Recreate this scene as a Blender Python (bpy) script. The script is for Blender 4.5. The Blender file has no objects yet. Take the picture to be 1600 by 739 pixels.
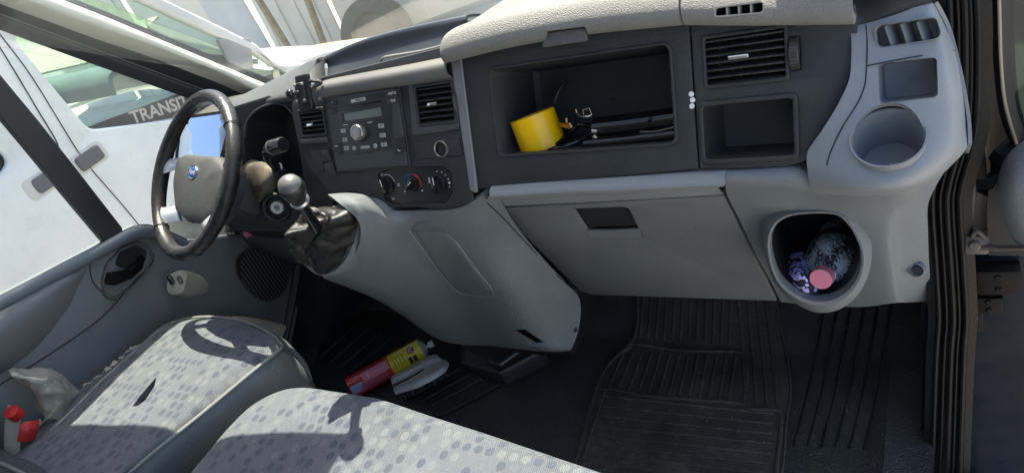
import bpy, bmesh, math, random
from mathutils import Vector, Matrix, noise
random.seed(7)
S = bpy.context.scene
C = S.collection
PI = math.pi
# ------------------------------------------------------------------ camera
FPX = 1115.0
cF = Vector((-.520, .6645, -.536)).normalized()
cR = Vector((.854, .405, -.327)); cR = (cR - cF*cR.dot(cF)).normalized()
cD = cF.cross(cR)
CAM = Vector((.90, -.88, 1.30))
cam = bpy.data.objects.new('camera', bpy.data.cameras.new('camera')); C.objects.link(cam)
cam.data.sensor_width = 36; cam.data.lens = 36*FPX/1600
cam.data.clip_start = .01; cam.data.clip_end = 500
m = Matrix.Identity(4)
for i in range(3):
    m[i][0] = cR[i]; m[i][1] = -cD[i]; m[i][2] = -cF[i]; m[i][3] = CAM[i]
cam.matrix_world = m
S.camera = cam
S.render.resolution_x = 1024; S.render.resolution_y = 472
# ------------------------------------------------------------------ light
SUN_EL, SUN_AZ = 62.5, -12.0          # azimuth from +Y (forward) towards +X
ce = math.cos(math.radians(SUN_EL))
SUN = Vector((math.sin(math.radians(SUN_AZ))*ce, math.cos(math.radians(SUN_AZ))*ce, math.sin(math.radians(SUN_EL))))
w = bpy.data.worlds.new('World'); S.world = w; w.use_nodes = True
nt = w.node_tree; bg = nt.nodes['Background']
sky = nt.nodes.new('ShaderNodeTexSky'); sky.sky_type = 'NISHITA'; sky.sun_disc = False
sky.sun_elevation = math.radians(SUN_EL); sky.sun_rotation = math.radians(SUN_AZ)
sky.dust_density = 2.5
nt.links.new(sky.outputs[0], bg.inputs[0]); bg.inputs[1].default_value = .15
sl = bpy.data.lights.new('sun', 'SUN'); sl.energy = 4.6; sl.angle = math.radians(.55); sl.color = (1, .91, .77)
so = bpy.data.objects.new('sun', sl); C.objects.link(so)
so.rotation_euler = (-SUN).to_track_quat('-Z', 'Y').to_euler()
S.view_settings.view_transform = 'Standard'; S.view_settings.look = 'None'
S.view_settings.gamma = 1; S.view_settings.exposure = 1.55
S.cycles.max_bounces = 10; S.cycles.diffuse_bounces = 6; S.cycles.transparent_max_bounces = 16

# ------------------------------------------------------------------ points on real surfaces
def ray(u, v): return cR*(u-800)+cD*(v-370)+cF*FPX
def pl(u, v, p0, n):
    d = ray(u, v); n = Vector(n); return CAM+d*((Vector(p0)-CAM).dot(n)/d.dot(n))
def oX(u, v, x): return pl(u, v, (x, 0, 0), (1, 0, 0))
def oY(u, v, y): return pl(u, v, (0, y, 0), (0, 1, 0))
def oZ(u, v, z): return pl(u, v, (0, 0, z), (0, 0, 1))
def frame(o, ex, n):
    ex = Vector(ex).normalized(); n = Vector(n).normalized()
    ex = (ex-n*ex.dot(n)).normalized(); ey = n.cross(ex)
    M = Matrix.Identity(4)
    for i in range(3):
        M[i][0] = ex[i]; M[i][1] = ey[i]; M[i][2] = n[i]; M[i][3] = o[i]
    return M
def fp(F, u, v, h=0.0):
    """pixel -> 2d coordinates in the plane of frame F lifted h along its normal"""
    n = Vector((F[0][2], F[1][2], F[2][2])); o = Vector((F[0][3], F[1][3], F[2][3]))
    p = F.inverted() @ pl(u, v, o+n*h, n)
    return (p.x, p.y)
def fps(F, pts, h=0.0): return [fp(F, u, v, h) for u, v in pts]
FF = frame((0, 0, .845), (1, 0, 0), (0, -.894, .447))       # upper dash face
RIDGE = Vector((.595, -.0478, .7493))
GG = frame(RIDGE, (1, 0, 0), (0, -.906, -.423))             # glovebox face

# ------------------------------------------------------------------ materials
MATS = {}
def mat(name, col=(.5, .5, .5), rough=.5, metal=0, bump=0, bscale=400, var=0, vscale=6, coat=0, spec=.5, trans=0, col2=None, dust=0, stretch=None):
    if name in MATS: return MATS[name]
    M = bpy.data.materials.new(name); M.use_nodes = True; MATS[name] = M
    t = M.node_tree; N = t.nodes; L = t.links; b = N['Principled BSDF']
    b.inputs['Base Color'].default_value = (*col, 1); b.inputs['Roughness'].default_value = rough
    b.inputs['Metallic'].default_value = metal; b.inputs['Specular IOR Level'].default_value = spec
    b.inputs['Coat Weight'].default_value = coat; b.inputs['Coat Roughness'].default_value = .1
    b.inputs['Transmission Weight'].default_value = trans
    tc = N.new('ShaderNodeTexCoord'); vec = tc.outputs['Object']
    if stretch:
        mp = N.new('ShaderNodeMapping'); mp.inputs['Scale'].default_value = stretch
        L.new(vec, mp.inputs[0]); vec = mp.outputs[0]
    if var or col2:
        n1 = N.new('ShaderNodeTexNoise'); n1.inputs['Scale'].default_value = vscale; n1.inputs['Detail'].default_value = 8
        n1.inputs['Roughness'].default_value = .65
        L.new(vec, n1.inputs['Vector'])
        r = N.new('ShaderNodeValToRGB'); r.color_ramp.elements[0].position = .35; r.color_ramp.elements[1].position = .68
        c2 = col2 or tuple(min(1, c*(1+var)) for c in col); c1 = col if col2 else tuple(c*(1-var) for c in col)
        r.color_ramp.elements[0].color = (*c1, 1); r.color_ramp.elements[1].color = (*c2, 1)
        L.new(n1.outputs[0], r.inputs[0]); cout = r.outputs[0]
        if dust:
            n3 = N.new('ShaderNodeTexNoise'); n3.inputs['Scale'].default_value = vscale*9; n3.inputs['Detail'].default_value = 9
            n3.inputs['Roughness'].default_value = .8; L.new(vec, n3.inputs['Vector'])
            r3 = N.new('ShaderNodeValToRGB'); r3.color_ramp.elements[0].position = .52; r3.color_ramp.elements[1].position = .8
            r3.color_ramp.elements[0].color = (0, 0, 0, 1); r3.color_ramp.elements[1].color = (dust, dust, dust, 1)
            L.new(n3.outputs[0], r3.inputs[0])
            mx = N.new('ShaderNodeMixRGB'); mx.inputs[2].default_value = (.34, .31, .26, 1)
            L.new(r3.outputs[0], mx.inputs[0]); L.new(cout, mx.inputs[1]); cout = mx.outputs[0]
        L.new(cout, b.inputs['Base Color'])
        mr = N.new('ShaderNodeMapRange'); mr.inputs[3].default_value = max(0, rough-.1); mr.inputs[4].default_value = min(1, rough+.12)
        L.new(n1.outputs[0], mr.inputs[0]); L.new(mr.outputs[0], b.inputs['Roughness'])
    if bump:
        v2 = N.new('ShaderNodeTexVoronoi'); v2.inputs['Scale'].default_value = bscale; v2.feature = 'SMOOTH_F1'
        L.new(vec, v2.inputs['Vector'])
        n2 = N.new('ShaderNodeTexNoise'); n2.inputs['Scale'].default_value = bscale*.6; n2.inputs['Detail'].default_value = 3
        L.new(vec, n2.inputs['Vector'])
        ad = N.new('ShaderNodeMath'); ad.operation = 'ADD'; L.new(v2.outputs[0], ad.inputs[0]); L.new(n2.outputs[0], ad.inputs[1])
        bp = N.new('ShaderNodeBump'); bp.inputs['Strength'].default_value = bump; bp.inputs['Distance'].default_value = .002
        L.new(ad.outputs[0], bp.inputs['Height']); L.new(bp.outputs[0], b.inputs['Normal'])
    return M
def glassm(name, tint=(1, 1, 1), refl=.08, rough=0.02, haze=0.0):
    if name in MATS: return MATS[name]
    M = bpy.data.materials.new(name); M.use_nodes = True; MATS[name] = M
    t = M.node_tree; N = t.nodes; L = t.links; N.remove(N['Principled BSDF'])
    out = N['Material Output']
    tr = N.new('ShaderNodeBsdfTransparent'); tr.inputs[0].default_value = (*tint, 1)
    gl = N.new('ShaderNodeBsdfGlossy'); gl.inputs['Roughness'].default_value = rough
    df = N.new('ShaderNodeBsdfDiffuse'); df.inputs[0].default_value = (.75, .75, .7, 1)
    fr = N.new('ShaderNodeFresnel'); fr.inputs[0].default_value = 1.45
    ml_ = N.new('ShaderNodeMath'); ml_.operation = 'MULTIPLY'; ml_.inputs[1].default_value = refl*10; L.new(fr.outputs[0], ml_.inputs[0])
    mx = N.new('ShaderNodeMixShader'); L.new(ml_.outputs[0], mx.inputs[0]); L.new(tr.outputs[0], mx.inputs[1]); L.new(gl.outputs[0], mx.inputs[2])
    m2 = N.new('ShaderNodeMixShader'); m2.inputs[0].default_value = haze
    L.new(mx.outputs[0], m2.inputs[1]); L.new(df.outputs[0], m2.inputs[2]); L.new(m2.outputs[0], out.inputs[0])
    return M
GREY = mat('grey_plastic', (.160, .182, .192), .42, bump=.6, bscale=900, var=.09, vscale=5, dust=.3)
GREY2 = mat('grey_panel_plastic', (.142, .158, .165), .5, bump=.6, bscale=900, var=.1, vscale=7, dust=.33)
GREYL = mat('pale_grey_plastic', (.205, .225, .235), .38, bump=.3, bscale=900, var=.06, vscale=6, dust=.15)
STRIP = mat('satin_grey_strip', (.19, .19, .20), .38, bump=.2, bscale=900, var=.05)
BLACK = mat('black_plastic', (.024, .026, .029), .45, bump=.4, bscale=800, var=.15, vscale=8, dust=.05)
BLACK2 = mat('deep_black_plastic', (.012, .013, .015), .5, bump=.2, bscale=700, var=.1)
GLOSSB = mat('gloss_black', (.008, .008, .009), .18, var=.1)
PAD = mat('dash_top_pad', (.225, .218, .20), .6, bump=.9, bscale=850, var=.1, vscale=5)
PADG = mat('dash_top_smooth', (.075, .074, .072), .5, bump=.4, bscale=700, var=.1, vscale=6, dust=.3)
LEATHER = mat('worn_leather', (.02, .019, .018), .27, bump=.3, bscale=500, var=.3, vscale=20, col2=(.034, .031, .028))
SILVER = mat('silver_trim', (.55, .56, .58), .28, metal=.8, var=.05)
CHROME = mat('chrome', (.8, .8, .8), .12, metal=1)
HUBM = mat('airbag_plastic', (.066, .068, .068), .5, bump=.5, bscale=800, var=.15, vscale=25, dust=.15)
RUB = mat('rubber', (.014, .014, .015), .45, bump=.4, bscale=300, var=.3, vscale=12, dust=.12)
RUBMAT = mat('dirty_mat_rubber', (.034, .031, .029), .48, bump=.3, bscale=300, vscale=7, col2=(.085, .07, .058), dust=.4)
FLOORM = mat('floor_vinyl', (.026, .026, .026), .55, bump=1.0, bscale=380, vscale=5, col2=(.05, .048, .045), dust=.15)
WHITE = mat('white_print', (.75, .75, .73), .5)
DOORG = mat('door_trim_plastic', (.165, .188, .20), .45, bump=.35, bscale=800, var=.08, vscale=6, dust=.12)
LINER = mat('headliner', (.45, .45, .43), .9)
PILLAR = mat('pillar_trim', (.62, .59, .52), .6, bump=.2, bscale=900, var=.06)
BODYW = mat('white_paint', (.68, .68, .66), .28, coat=.5, var=.07, vscale=3, dust=.3)
DARKM = mat('dark_metal', (.006, .006, .007), .5, bump=.3, bscale=60, vscale=14, col2=(.022, .017, .013), spec=.15)

# ------------------------------------------------------------------ builders
def link(name, me, m, parent=None, smooth=True):
    o = bpy.data.objects.new(name, me); C.objects.link(o)
    if m is not None:
        me.materials.clear(); me.materials.append(m)
    if smooth:
        for p in me.polygons: p.use_smooth = True
        try: me.set_sharp_from_angle(angle=math.radians(38))
        except Exception: pass
    if parent is not None: o.parent = parent
    return o
def thing(name, label, cat, loc=(0, 0, 0), group=None):
    o = bpy.data.objects.new(name, None); C.objects.link(o); o.empty_display_size = .05
    o.location = loc; o['label'] = label; o['category'] = cat
    if group: o['group'] = group
    return o
def adopt(root):
    """children were built in world space: move them into the frame of their root"""
    T = Matrix.Translation(-root.location)
    for ch in root.children:
        ch.data.transform(T)
        for g in ch.children:
            g.data.transform(T)
def tag(o, label, cat, group=None, kind=None):
    if label: o['label'] = label
    if cat: o['category'] = cat
    if group: o['group'] = group
    if kind: o['kind'] = kind
    return o
def struct(o): o['kind'] = 'structure'; return o
def mesh(vs, fs):
    me = bpy.data.meshes.new('m'); me.from_pydata([tuple(v) for v in vs], [], fs); me.update(); return me
def clean(me, merge=1e-5):
    bm = bmesh.new(); bm.from_mesh(me)
    bmesh.ops.remove_doubles(bm, verts=bm.verts, dist=merge)
    bmesh.ops.recalc_face_normals(bm, faces=bm.faces); bm.to_mesh(me); bm.free(); return me
class B:
    """collects shapes into one bmesh"""
    def __init__(s): s.bm = bmesh.new()
    def add(s, me, M=None):
        if M is not None: me = me.copy(); me.transform(M)
        s.bm.from_mesh(me); return s
    def box(s, M, x0, x1, y0, y1, z0, z1, bev=0):
        b2 = bmesh.new(); bmesh.ops.create_cube(b2, size=1)
        for v in b2.verts:
            v.co = Vector(((x0+x1)/2+v.co.x*(x1-x0), (y0+y1)/2+v.co.y*(y1-y0), (z0+z1)/2+v.co.z*(z1-z0)))
        if bev: bmesh.ops.bevel(b2, geom=b2.edges[:], offset=bev, segments=2, affect='EDGES', profile=.6)
        me = bpy.data.meshes.new('t'); b2.to_mesh(me); b2.free(); me.transform(M); s.bm.from_mesh(me); return s
    def done(s, name, m, parent=None, smooth=True):
        me = bpy.data.meshes.new(name); s.bm.to_mesh(me); s.bm.free(); return link(name, me, m, parent, smooth)
I4 = Matrix.Identity(4)
def fillet(pts, r, seg=5):
    out = []; n = len(pts)
    for i in range(n):
        p = Vector(pts[i]); a = Vector(pts[i-1])-p; b = Vector(pts[(i+1) % n])-p
        ri = r[i] if isinstance(r, (list, tuple)) else r
        la, lb = a.length, b.length
        if ri <= 0 or la < 1e-6 or lb < 1e-6: out.append(tuple(p)); continue
        ang = a.angle(b, PI)
        d = min(ri/max(math.tan(ang/2), .05), la*.48, lb*.48)
        p1 = p+a/la*d; p2 = p+b/lb*d
        for k in range(seg+1):
            t = k/seg; out.append(tuple((1-t)**2*p1+2*t*(1-t)*p+t*t*p2))
    return out
def rect(x0, y0, x1, y1, r=0, seg=5):
    return fillet([(x0, y0), (x1, y0), (x1, y1), (x0, y1)], r, seg)
def ell(cx, cy, rx, ry, n=40): return [(cx+rx*math.cos(2*PI*k/n), cy+ry*math.sin(2*PI*k/n)) for k in range(n)]
def cr(pts, n=6, closed=False):
    """Catmull-Rom through points"""
    P = [Vector(p) for p in pts]; out = []
    m_ = len(P); rng = m_ if closed else m_-1
    for i in range(rng):
        if closed: a, b, c, d = P[i-1], P[i], P[(i+1) % m_], P[(i+2) % m_]
        else: a, b, c, d = P[max(i-1, 0)], P[i], P[i+1], P[min(i+2, m_-1)]
        for k in range(n):
            t = k/n
            out.append(.5*((2*b)+(c-a)*t+(2*a-5*b+4*c-d)*t*t+(3*b-a-3*c+d)*t**3))
    if not closed: out.append(P[-1])
    return out
def plate(loops, F, depth, bev=.0015, h=0.0, segs=2):
    """flat plate with holes; front face at height h on frame F, body behind it"""
    cu = bpy.data.curves.new('c', 'CURVE'); cu.dimensions = '2D'; cu.fill_mode = 'BOTH'
    for lp in loops:
        sp = cu.splines.new('POLY'); sp.points.add(len(lp)-1)
        for i, p in enumerate(lp): sp.points[i].co = (p[0], p[1], 0, 1)
        sp.use_cyclic_u = True
    bev = min(bev, depth*.45)
    cu.extrude = depth/2-bev; cu.bevel_depth = bev; cu.offset = -bev; cu.bevel_resolution = segs
    o = bpy.data.objects.new('tmp', cu); C.objects.link(o)
    dg = bpy.context.evaluated_depsgraph_get(); dg.update()
    me = bpy.data.meshes.new_from_object(o.evaluated_get(dg)); bpy.data.objects.remove(o)
    me.transform(F @ Matrix.Translation((0, 0, h-depth/2))); clean(me, 1e-6)
    return me
def loft(loops, closed=True, cap0=False, cap1=False):
    n = len(loops[0]); vs = [Vector(p) for lp in loops for p in lp]; fs = []
    for j in range(len(loops)-1):
        for i in range(n if closed else n-1):
            a = j*n+i; b = j*n+(i+1) % n; fs.append((a, b, b+n, a+n))
    if cap0: fs.append(tuple(range(n))[::-1])
    if cap1: fs.append(tuple(range((len(loops)-1)*n, len(loops)*n)))
    return clean(mesh(vs, fs))
def lift(F, lp, h): return [F @ Vector((p[0], p[1], h)) for p in lp]
def scl(lp, s, c=None):
    if c is None: c = (sum(p[0] for p in lp)/len(lp), sum(p[1] for p in lp)/len(lp))
    sx, sy = s if isinstance(s, tuple) else (s, s)
    return [(c[0]+(p[0]-c[0])*sx, c[1]+(p[1]-c[1])*sy) for p in lp]
def well(lp, F, depth, shrink=.92, th=.003, h=0.0, dx=0, dy=0):
    """open recess with walls of real thickness"""
    b = scl(lp, shrink); b = [(x+dx, y+dy) for x, y in b]; c = scl(b, .94)
    ob = scl(b, 1.04); of = scl(lp, 1.02)
    return loft([lift(F, of, h-.001), lift(F, lp, h), lift(F, scl(lp, .995), h-.002), lift(F, b, h-depth*.94), lift(F, c, h-depth), lift(F, scl(c, .02), h-depth)])\
        if th == 0 else loft([lift(F, lp, h), lift(F, scl(lp, .99), h-.002), lift(F, b, h-depth*.94), lift(F, c, h-depth), lift(F, scl(c, .02), h-depth),
                              lift(F, scl(c, .02), h-depth-th), lift(F, ob, h-depth-th), lift(F, of, h-.004), lift(F, lp, h)])
def tube(pts, r, seg=10, closed=False, sub=5, cap=True, flat=None):
    P = cr(pts, sub, closed) if sub > 1 else [Vector(p) for p in pts]
    n = len(P); rs = r if isinstance(r, (list, tuple)) else None
    up = Vector((0, 0, 1)); loops = []
    prev = None
    for i in range(n):
        t = (P[(i+1) % n]-P[i-1]) if closed else (P[min(i+1, n-1)]-P[max(i-1, 0)])
        t.normalize()
        if prev is None:
            a = t.cross(up)
            if a.length < 1e-3: a = t.cross(Vector((1, 0, 0)))
            a.normalize()
        else: a = (prev-t*prev.dot(t)).normalized()
        prev = a; b = t.cross(a)
        rr = r if rs is None else rs[0]+(rs[-1]-rs[0])*0 if False else (rs[min(int(i/(n-1)*(len(rs)-1)), len(rs)-2)]*(1-((i/(n-1)*(len(rs)-1)) % 1 if i < n-1 else 1))+rs[min(int(i/(n-1)*(len(rs)-1)), len(rs)-2)+1]*((i/(n-1)*(len(rs)-1)) % 1 if i < n-1 else 1) if rs else r)
        fl = flat or 1
        loops.append([P[i]+a*rr*math.cos(2*PI*k/seg)+b*rr*fl*math.sin(2*PI*k/seg) for k in range(seg)])
    if closed: loops.append(loops[0]); return loft(loops)
    return loft(loops, cap0=cap, cap1=cap)
def lathe(prof, F, seg=32, a0=0, a1=2*PI):
    """prof: list of (radius, height) in frame F"""
    loops = [[F @ Vector((r*math.cos(2*PI*k/seg), r*math.sin(2*PI*k/seg), h)) for k in range(seg)] for r, h in prof]
    return loft(loops)
def disc(F, cx, cy, r, h0, h1, bev=.0005, seg=24):
    G = F @ Matrix.Translation((cx, cy, 0))
    return lathe([(1e-5, h0), (r, h0), (r, h1-bev), (r-bev, h1), (1e-5, h1)], G, seg)
def dome(lp, F, prof):
    """prof: list of (scale, height): puffed shape from one outline"""
    loops = [lift(F, scl(lp, s), h) for s, h in prof]
    return loft(loops, cap0=True, cap1=True)
def patch(rows, sub=5, thick=.004, tow=None):
    """smooth sheet through a grid of points; thickness added away from tow"""
    R1 = [cr(r, sub) for r in rows]; n = len(R1[0]); cols = [cr([r[i] for r in R1], sub) for i in range(n)]
    nr = len(cols[0]); vs = [cols[i][j] for j in range(nr) for i in range(n)]; fs = []
    for j in range(nr-1):
        for i in range(n-1):
            a = j*n+i; fs.append((a, a+1, a+1+n, a+n))
    me = mesh(vs, fs)
    ref = Vector(tow if tow is not None else CAM)
    s = sum((ref-Vector(f.center)).dot(f.normal)*f.area for f in me.polygons)
    sg = 1 if s > 0 else -1
    if not thick: return me
    nrm = [Vector(v.normal)*sg for v in me.vertices]; N_ = len(vs)
    vs2 = vs+[vs[i]-nrm[i]*thick for i in range(N_)]
    f2 = list(fs)+[tuple(N_+k for k in reversed(f)) for f in fs]
    rim = [i for i in range(n)]+[j*n+n-1 for j in range(1, nr)]+[(nr-1)*n+i for i in range(n-2, -1, -1)]+[j*n for j in range(nr-2, 0, -1)]
    for k in range(len(rim)):
        p, q = rim[k], rim[(k+1) % len(rim)]; f2.append((q, p, N_+p, N_+q))
    return clean(mesh(vs2, f2), 1e-7)
def cut(me, cutters):
    """boolean difference, result as a plain mesh"""
    o = bpy.data.objects.new('tmpa', me); C.objects.link(o); cs = []
    for c in cutters:
        k = bpy.data.objects.new('tmpb', c); C.objects.link(k); cs.append(k)
        md = o.modifiers.new('b', 'BOOLEAN'); md.operation = 'DIFFERENCE'; md.object = k; md.solver = 'EXACT'
    dg = bpy.context.evaluated_depsgraph_get(); dg.update()
    r = bpy.data.meshes.new_from_object(o.evaluated_get(dg))
    for k in cs: bpy.data.objects.remove(k)
    bpy.data.objects.remove(o)
    return r
def text(s, F, x, y, size, depth=.0004, h=0.0, align='CENTER', shear=0, rot=0, bold=0):
    cu = bpy.data.curves.new('t', 'FONT'); cu.body = s; cu.size = size; cu.extrude = depth/2; cu.align_x = align; cu.align_y = 'CENTER'
    cu.shear = shear; cu.offset = bold; cu.resolution_u = 3
    o = bpy.data.objects.new('tmp', cu); C.objects.link(o)
    dg = bpy.context.evaluated_depsgraph_get(); dg.update()
    me = bpy.data.meshes.new_from_object(o.evaluated_get(dg)); bpy.data.objects.remove(o)
    me.transform(F @ Matrix.Translation((x, y, h+depth/2)) @ Matrix.Rotation(rot, 4, 'Z')); return me
def arc(F, cx, cy, r, wd, a0, a1, h0, h1, n=20):
    """flat curved band"""
    lp = [(cx+(r+wd/2)*math.cos(a0+(a1-a0)*k/n), cy+(r+wd/2)*math.sin(a0+(a1-a0)*k/n)) for k in range(n+1)]
    lp += [(cx+(r-wd/2)*math.cos(a1+(a0-a1)*k/n), cy+(r-wd/2)*math.sin(a1+(a0-a1)*k/n)) for k in range(n+1)]
    return plate([lp], F, h1-h0, 0.0001, h1)
def part(name, me, m, parent, label=None, smooth=True):
    o = link(name, me, m, parent, smooth)
    if label: o['label'] = label
    return o
# ================================================================== OUTSIDE
GZ = -.65
asph = mat('dusty_ground', (.34, .32, .28), .95, bump=.6, bscale=60, vscale=1.5, col2=(.46, .44, .39))
me = mesh([(-150, -150, GZ), (150, -150, GZ), (150, 150, GZ), (-150, 150, GZ)], [(0, 1, 2, 3)])
struct(link('ground', me, asph, smooth=False))
# yard wall of pale sheet panels, built as standing panels on a base
wall = thing('yard_wall', 'pale dented sheet-panel wall closing the yard behind the cars', 'wall', (-3.2, 4.3, GZ))
sheetm = mat('pale_sheet_metal', (.60, .58, .52), .55, vscale=1.2, col2=(.78, .76, .71), bump=.3, bscale=8, dust=.35)
sheetb = mat('bluish_sheet_metal', (.42, .46, .50), .5, vscale=2.5, col2=(.58, .61, .64), bump=.3, bscale=8, dust=.2)
rustm = mat('rusty_steel', (.16, .11, .06), .8, vscale=9, col2=(.34, .27, .15))
x = -9.0; k = 0
while x < 3.0:
    wd = [1.15, .8, 1.3, .62, .95][k % 5]
    b = B(); G = frame((x, 4.3+.05*(k % 3), GZ), (1, 0, 0), (0, -1, 0)) @ Matrix.Rotation(math.radians([-2, 1.5, 0, 2.5, -1][k % 5]), 4, 'Z')
    b.box(G, 0, wd-.015, -.3, 2.6, -.03, 0, .006)
    if k % 3 == 1:
        for q in range(4): b.box(G, .06+q*wd/4, .09+q*wd/4, -.3, 2.6, 0, .02, .004)
    b.done('panel', sheetb if -1.6 < x < .2 or k % 5 == 3 else sheetm, wall); x += wd; k += 1
for xx, tl in ((-4.75, .1), (-4.35, -.16)):
    b = B(); G = frame((xx, 4.2, GZ), (1, 0, 0), (0, -1, 0)) @ Matrix.Rotation(tl, 4, 'Z'); b.box(G, 0, .05, 0, 1.9, 0, .05, .005)
    b.done('leaning_bar', rustm, wall)
adopt(wall)
# tyre leaning at the wall
def tyre(pos, r=.33):
    t = thing('loose_tyre', 'worn black tyre standing on the ground against the pale wall', 'tyre', pos)
    G = frame(pos+Vector((0, 0, r)), (1, .3, 0), (.3, -1, .25))
    prof = [(r-.14, -.05), (r-.12, -.085), (r-.05, -.1), (r-.012, -.085), (r, -.05), (r, .05), (r-.012, .085), (r-.05, .1), (r-.12, .085), (r-.14, .05), (r-.135, 0), (r-.14, -.05)]
    part('tread', lathe(prof, G, 48), mat('old_tyre', (.05, .05, .05), .8, bump=.5, bscale=50, var=.3), t)
    part('wheel_rim', lathe([(1e-4, -.02), (r-.2, -.02), (r-.145, -.05), (r-.14, .04), (r-.2, .01), (1e-4, .01)], G, 40), mat('steel_rim', (.10, .10, .105), .5, metal=.3), t)
    adopt(t)
tyre(Vector((-3.42, 3.98, GZ)))
# neighbouring van
NX = -1.9
nv = thing('parked_van', 'white panel van parked alongside, seen through the driver window', 'van', (NX-.9, .2, GZ))
NF = frame((NX, 0, 0), (0, 1, 0), (1, 0, 0))          # x = forward, y = up
def nf(*pts): return [fp(NF, u, v) for u, v in pts]
win = fillet(nf((24, 64), (140, 203), (276, 186), (380, 172), (452, 132), (455, 118), (396, 82), (345, 60), (190, -12), (60, -60)), [.03, .05, .01, .1, .05, .04, .06, .1, .05, .05])
rwin = fillet([(-.75, .79), (.17, .715), (.235, .74), (.20, 1.18), (-.75, 1.2)], .04)
side = fillet([(-2.6, -.3), (.9, -.3), (1.0, .05), (1.2, .18), (1.55, .14), (1.75, -.05), (1.85, -.32), (2.15, -.3), (2.3, -.05), (2.25, .12), (1.72, .36), (1.50, .46)]+
              nf((402, 70), (350, 44), (255, -2), (120, -90))+[(.35, 1.75), (-2.6, 1.8)], [.02, .02, .15, .2, .2, .15, .02, .05, .05, .1, .1, .05, .02, .05, .05, .05, .15, .05])
part('side_body', plate([side, win, rwin], NF, .05, .012), BODYW, nv)
ng = glassm('van_glass', (.86, .94, .90), refl=.06, haze=.03)
gb = mat('window_black_band', (.035, .037, .04), .35, var=.1)
part('front_window', plate([scl(win, 1.01)], NF, .004, .001, -.022), ng, nv)
part('rear_window', plate([scl(rwin, 1.01)], NF, .004, .001, -.02), glassm('van_dark_glass', (.12, .14, .15)), nv)
strip = nf((138, 199), (146, 206), (276, 184), (300, 172), (330, 168), (452, 132), (456, 122), (440, 112), (392, 128), (330, 130), (300, 138), (268, 151))
band = part('window_band', plate([strip], NF, .006, .001, -.008), gb, nv)
# lettering on the band, set along its slope
p0 = Vector(fp(NF, 199, 186)); p1 = Vector(fp(NF, 296, 156)); d = p1-p0
part('lettering', text('TRANSIT', NF, (p0.x+p1.x)/2+.005, (p0.y+p1.y)/2-.008, .070, .001, -.0075, rot=math.atan2(d.y, d.x), bold=.0015), mat('pale_lettering', (.36, .34, .30), .5), nv)
part('window_divider', plate([fillet(nf((340, 62), (392, 60), (398, 122), (376, 130)), .01)], NF, .02, .003, -.001), mat('divider_grey', (.30, .31, .30), .5, var=.1), nv)
part('sticker', disc(NF, *fp(NF, 433, 118), .022, -.006, -.003), mat('cream_sticker', (.6, .58, .36), .6), nv)
for nm, (u, v) in (('front_door_handle', (140, 248)), ('rear_door_handle', (75, 281))):
    hx, hy = fp(NF, u, v)
    o = part(nm, dome(rect(hx-.055, hy-.028, hx+.055, hy+.028, .015), NF, [(1, -.001), (1, .004), (.92, .008), (.6, .009)]), mat('handle_dark', (.10, .10, .11), .5), nv)
    rim = part('handle_recess', plate([rect(hx-.09, hy-.04, hx+.072, hy+.04, .025), rect(hx-.056, hy-.029, hx+.056, hy+.029, .014)], NF, .003, .001, .0018), mat('handle_surround', (.55, .53, .49), .5), o)
seam = mat('door_gap', (.05, .05, .05), .8)
b = B()
b.add(tube([NF @ Vector((*fp(NF, u, v), .0005)) for u, v in ((-30, 15), (0, 55), (50, 122), (118, 232), (140, 262), (180, 308), (215, 350), (300, 460))], .0035, 6, flat=.6))
b.done('door_seam', seam, nv)
b = B(); b.add(tube([NF @ Vector((*fp(NF, u, v), .001)) for u, v in ((-20, 110), (20, 155), (82, 226), (88, 222), (60, 175), (20, 108), (-10, 60))], .004, 6, flat=.6))
b.done('trim_line', gb, nv)
b = B(); G = I4
b.box(G, NX-2.0, NX-1.95, -2.6, 1.2, -.3, .68, .01)                 # far side, low
b.box(G, NX-2.0, NX-.05, -2.6, -.5, 1.74, 1.8, .01); b.box(G, NX-2.0, NX-.05, -2.6, -2.55, -.3, 1.8, .01)
b.box(G, NX-2.0, NX-1.95, -2.6, -.6, .68, 1.8, .01); b.box(G, NX-2.0, NX-.05, -.5, .3, 1.74, 1.8, .01)
b.done('far_side', BODYW, nv)
part('far_pillar', tube([(NX-1.92, 1.5, .5), (NX-1.9, .9, 1.1), (NX-1.8, .35, 1.7)], .05, 8), BODYW, nv)
part('windscreen', patch([[(NX-.08, 1.5, .47), (NX-.95, 1.75, .46), (NX-1.9, 1.5, .47)], [(NX-.12, .9, 1.1), (NX-.95, 1.05, 1.1), (NX-1.85, .9, 1.1)], [(NX-.18, .35, 1.7), (NX-.95, .45, 1.72), (NX-1.8, .35, 1.7)]], 5, .004, (NX, 3, 3)), ng, nv)
part('bonnet', patch([[(NX-.03, 1.48, .44), (NX-.95, 1.72, .47), (NX-1.95, 1.48, .44)], [(NX-.0, 2.0, .30), (NX-.95, 2.2, .33), (NX-1.95, 2.0, .3)], [(NX-.0, 2.26, .10), (NX-.95, 2.55, .12), (NX-1.95, 2.26, .1)], [(NX+.0, 2.3, -.2), (NX-.95, 2.6, -.2), (NX-1.95, 2.3, -.2)]], 6, .02, (NX, 3, 3)), BODYW, nv)
cream = mat('sunlit_cream', (.42, .42, .30), .8, var=.1)  # sunlit look of the seats and dash put into the colour
part('dash', patch([[(NX-.1, .75, .72), (NX-1.85, .75, .72)], [(NX-.1, .82, .80), (NX-1.85, .82, .8)], [(NX-.1, 1.1, .74), (NX-1.85, 1.1, .74)], [(NX-.1, 1.5, .5), (NX-1.85, 1.5, .5)]], 4, .02, (NX, 1, 3)), mat('van_dash', (.10, .13, .14), .6, var=.2), nv)
b = B()
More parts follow.
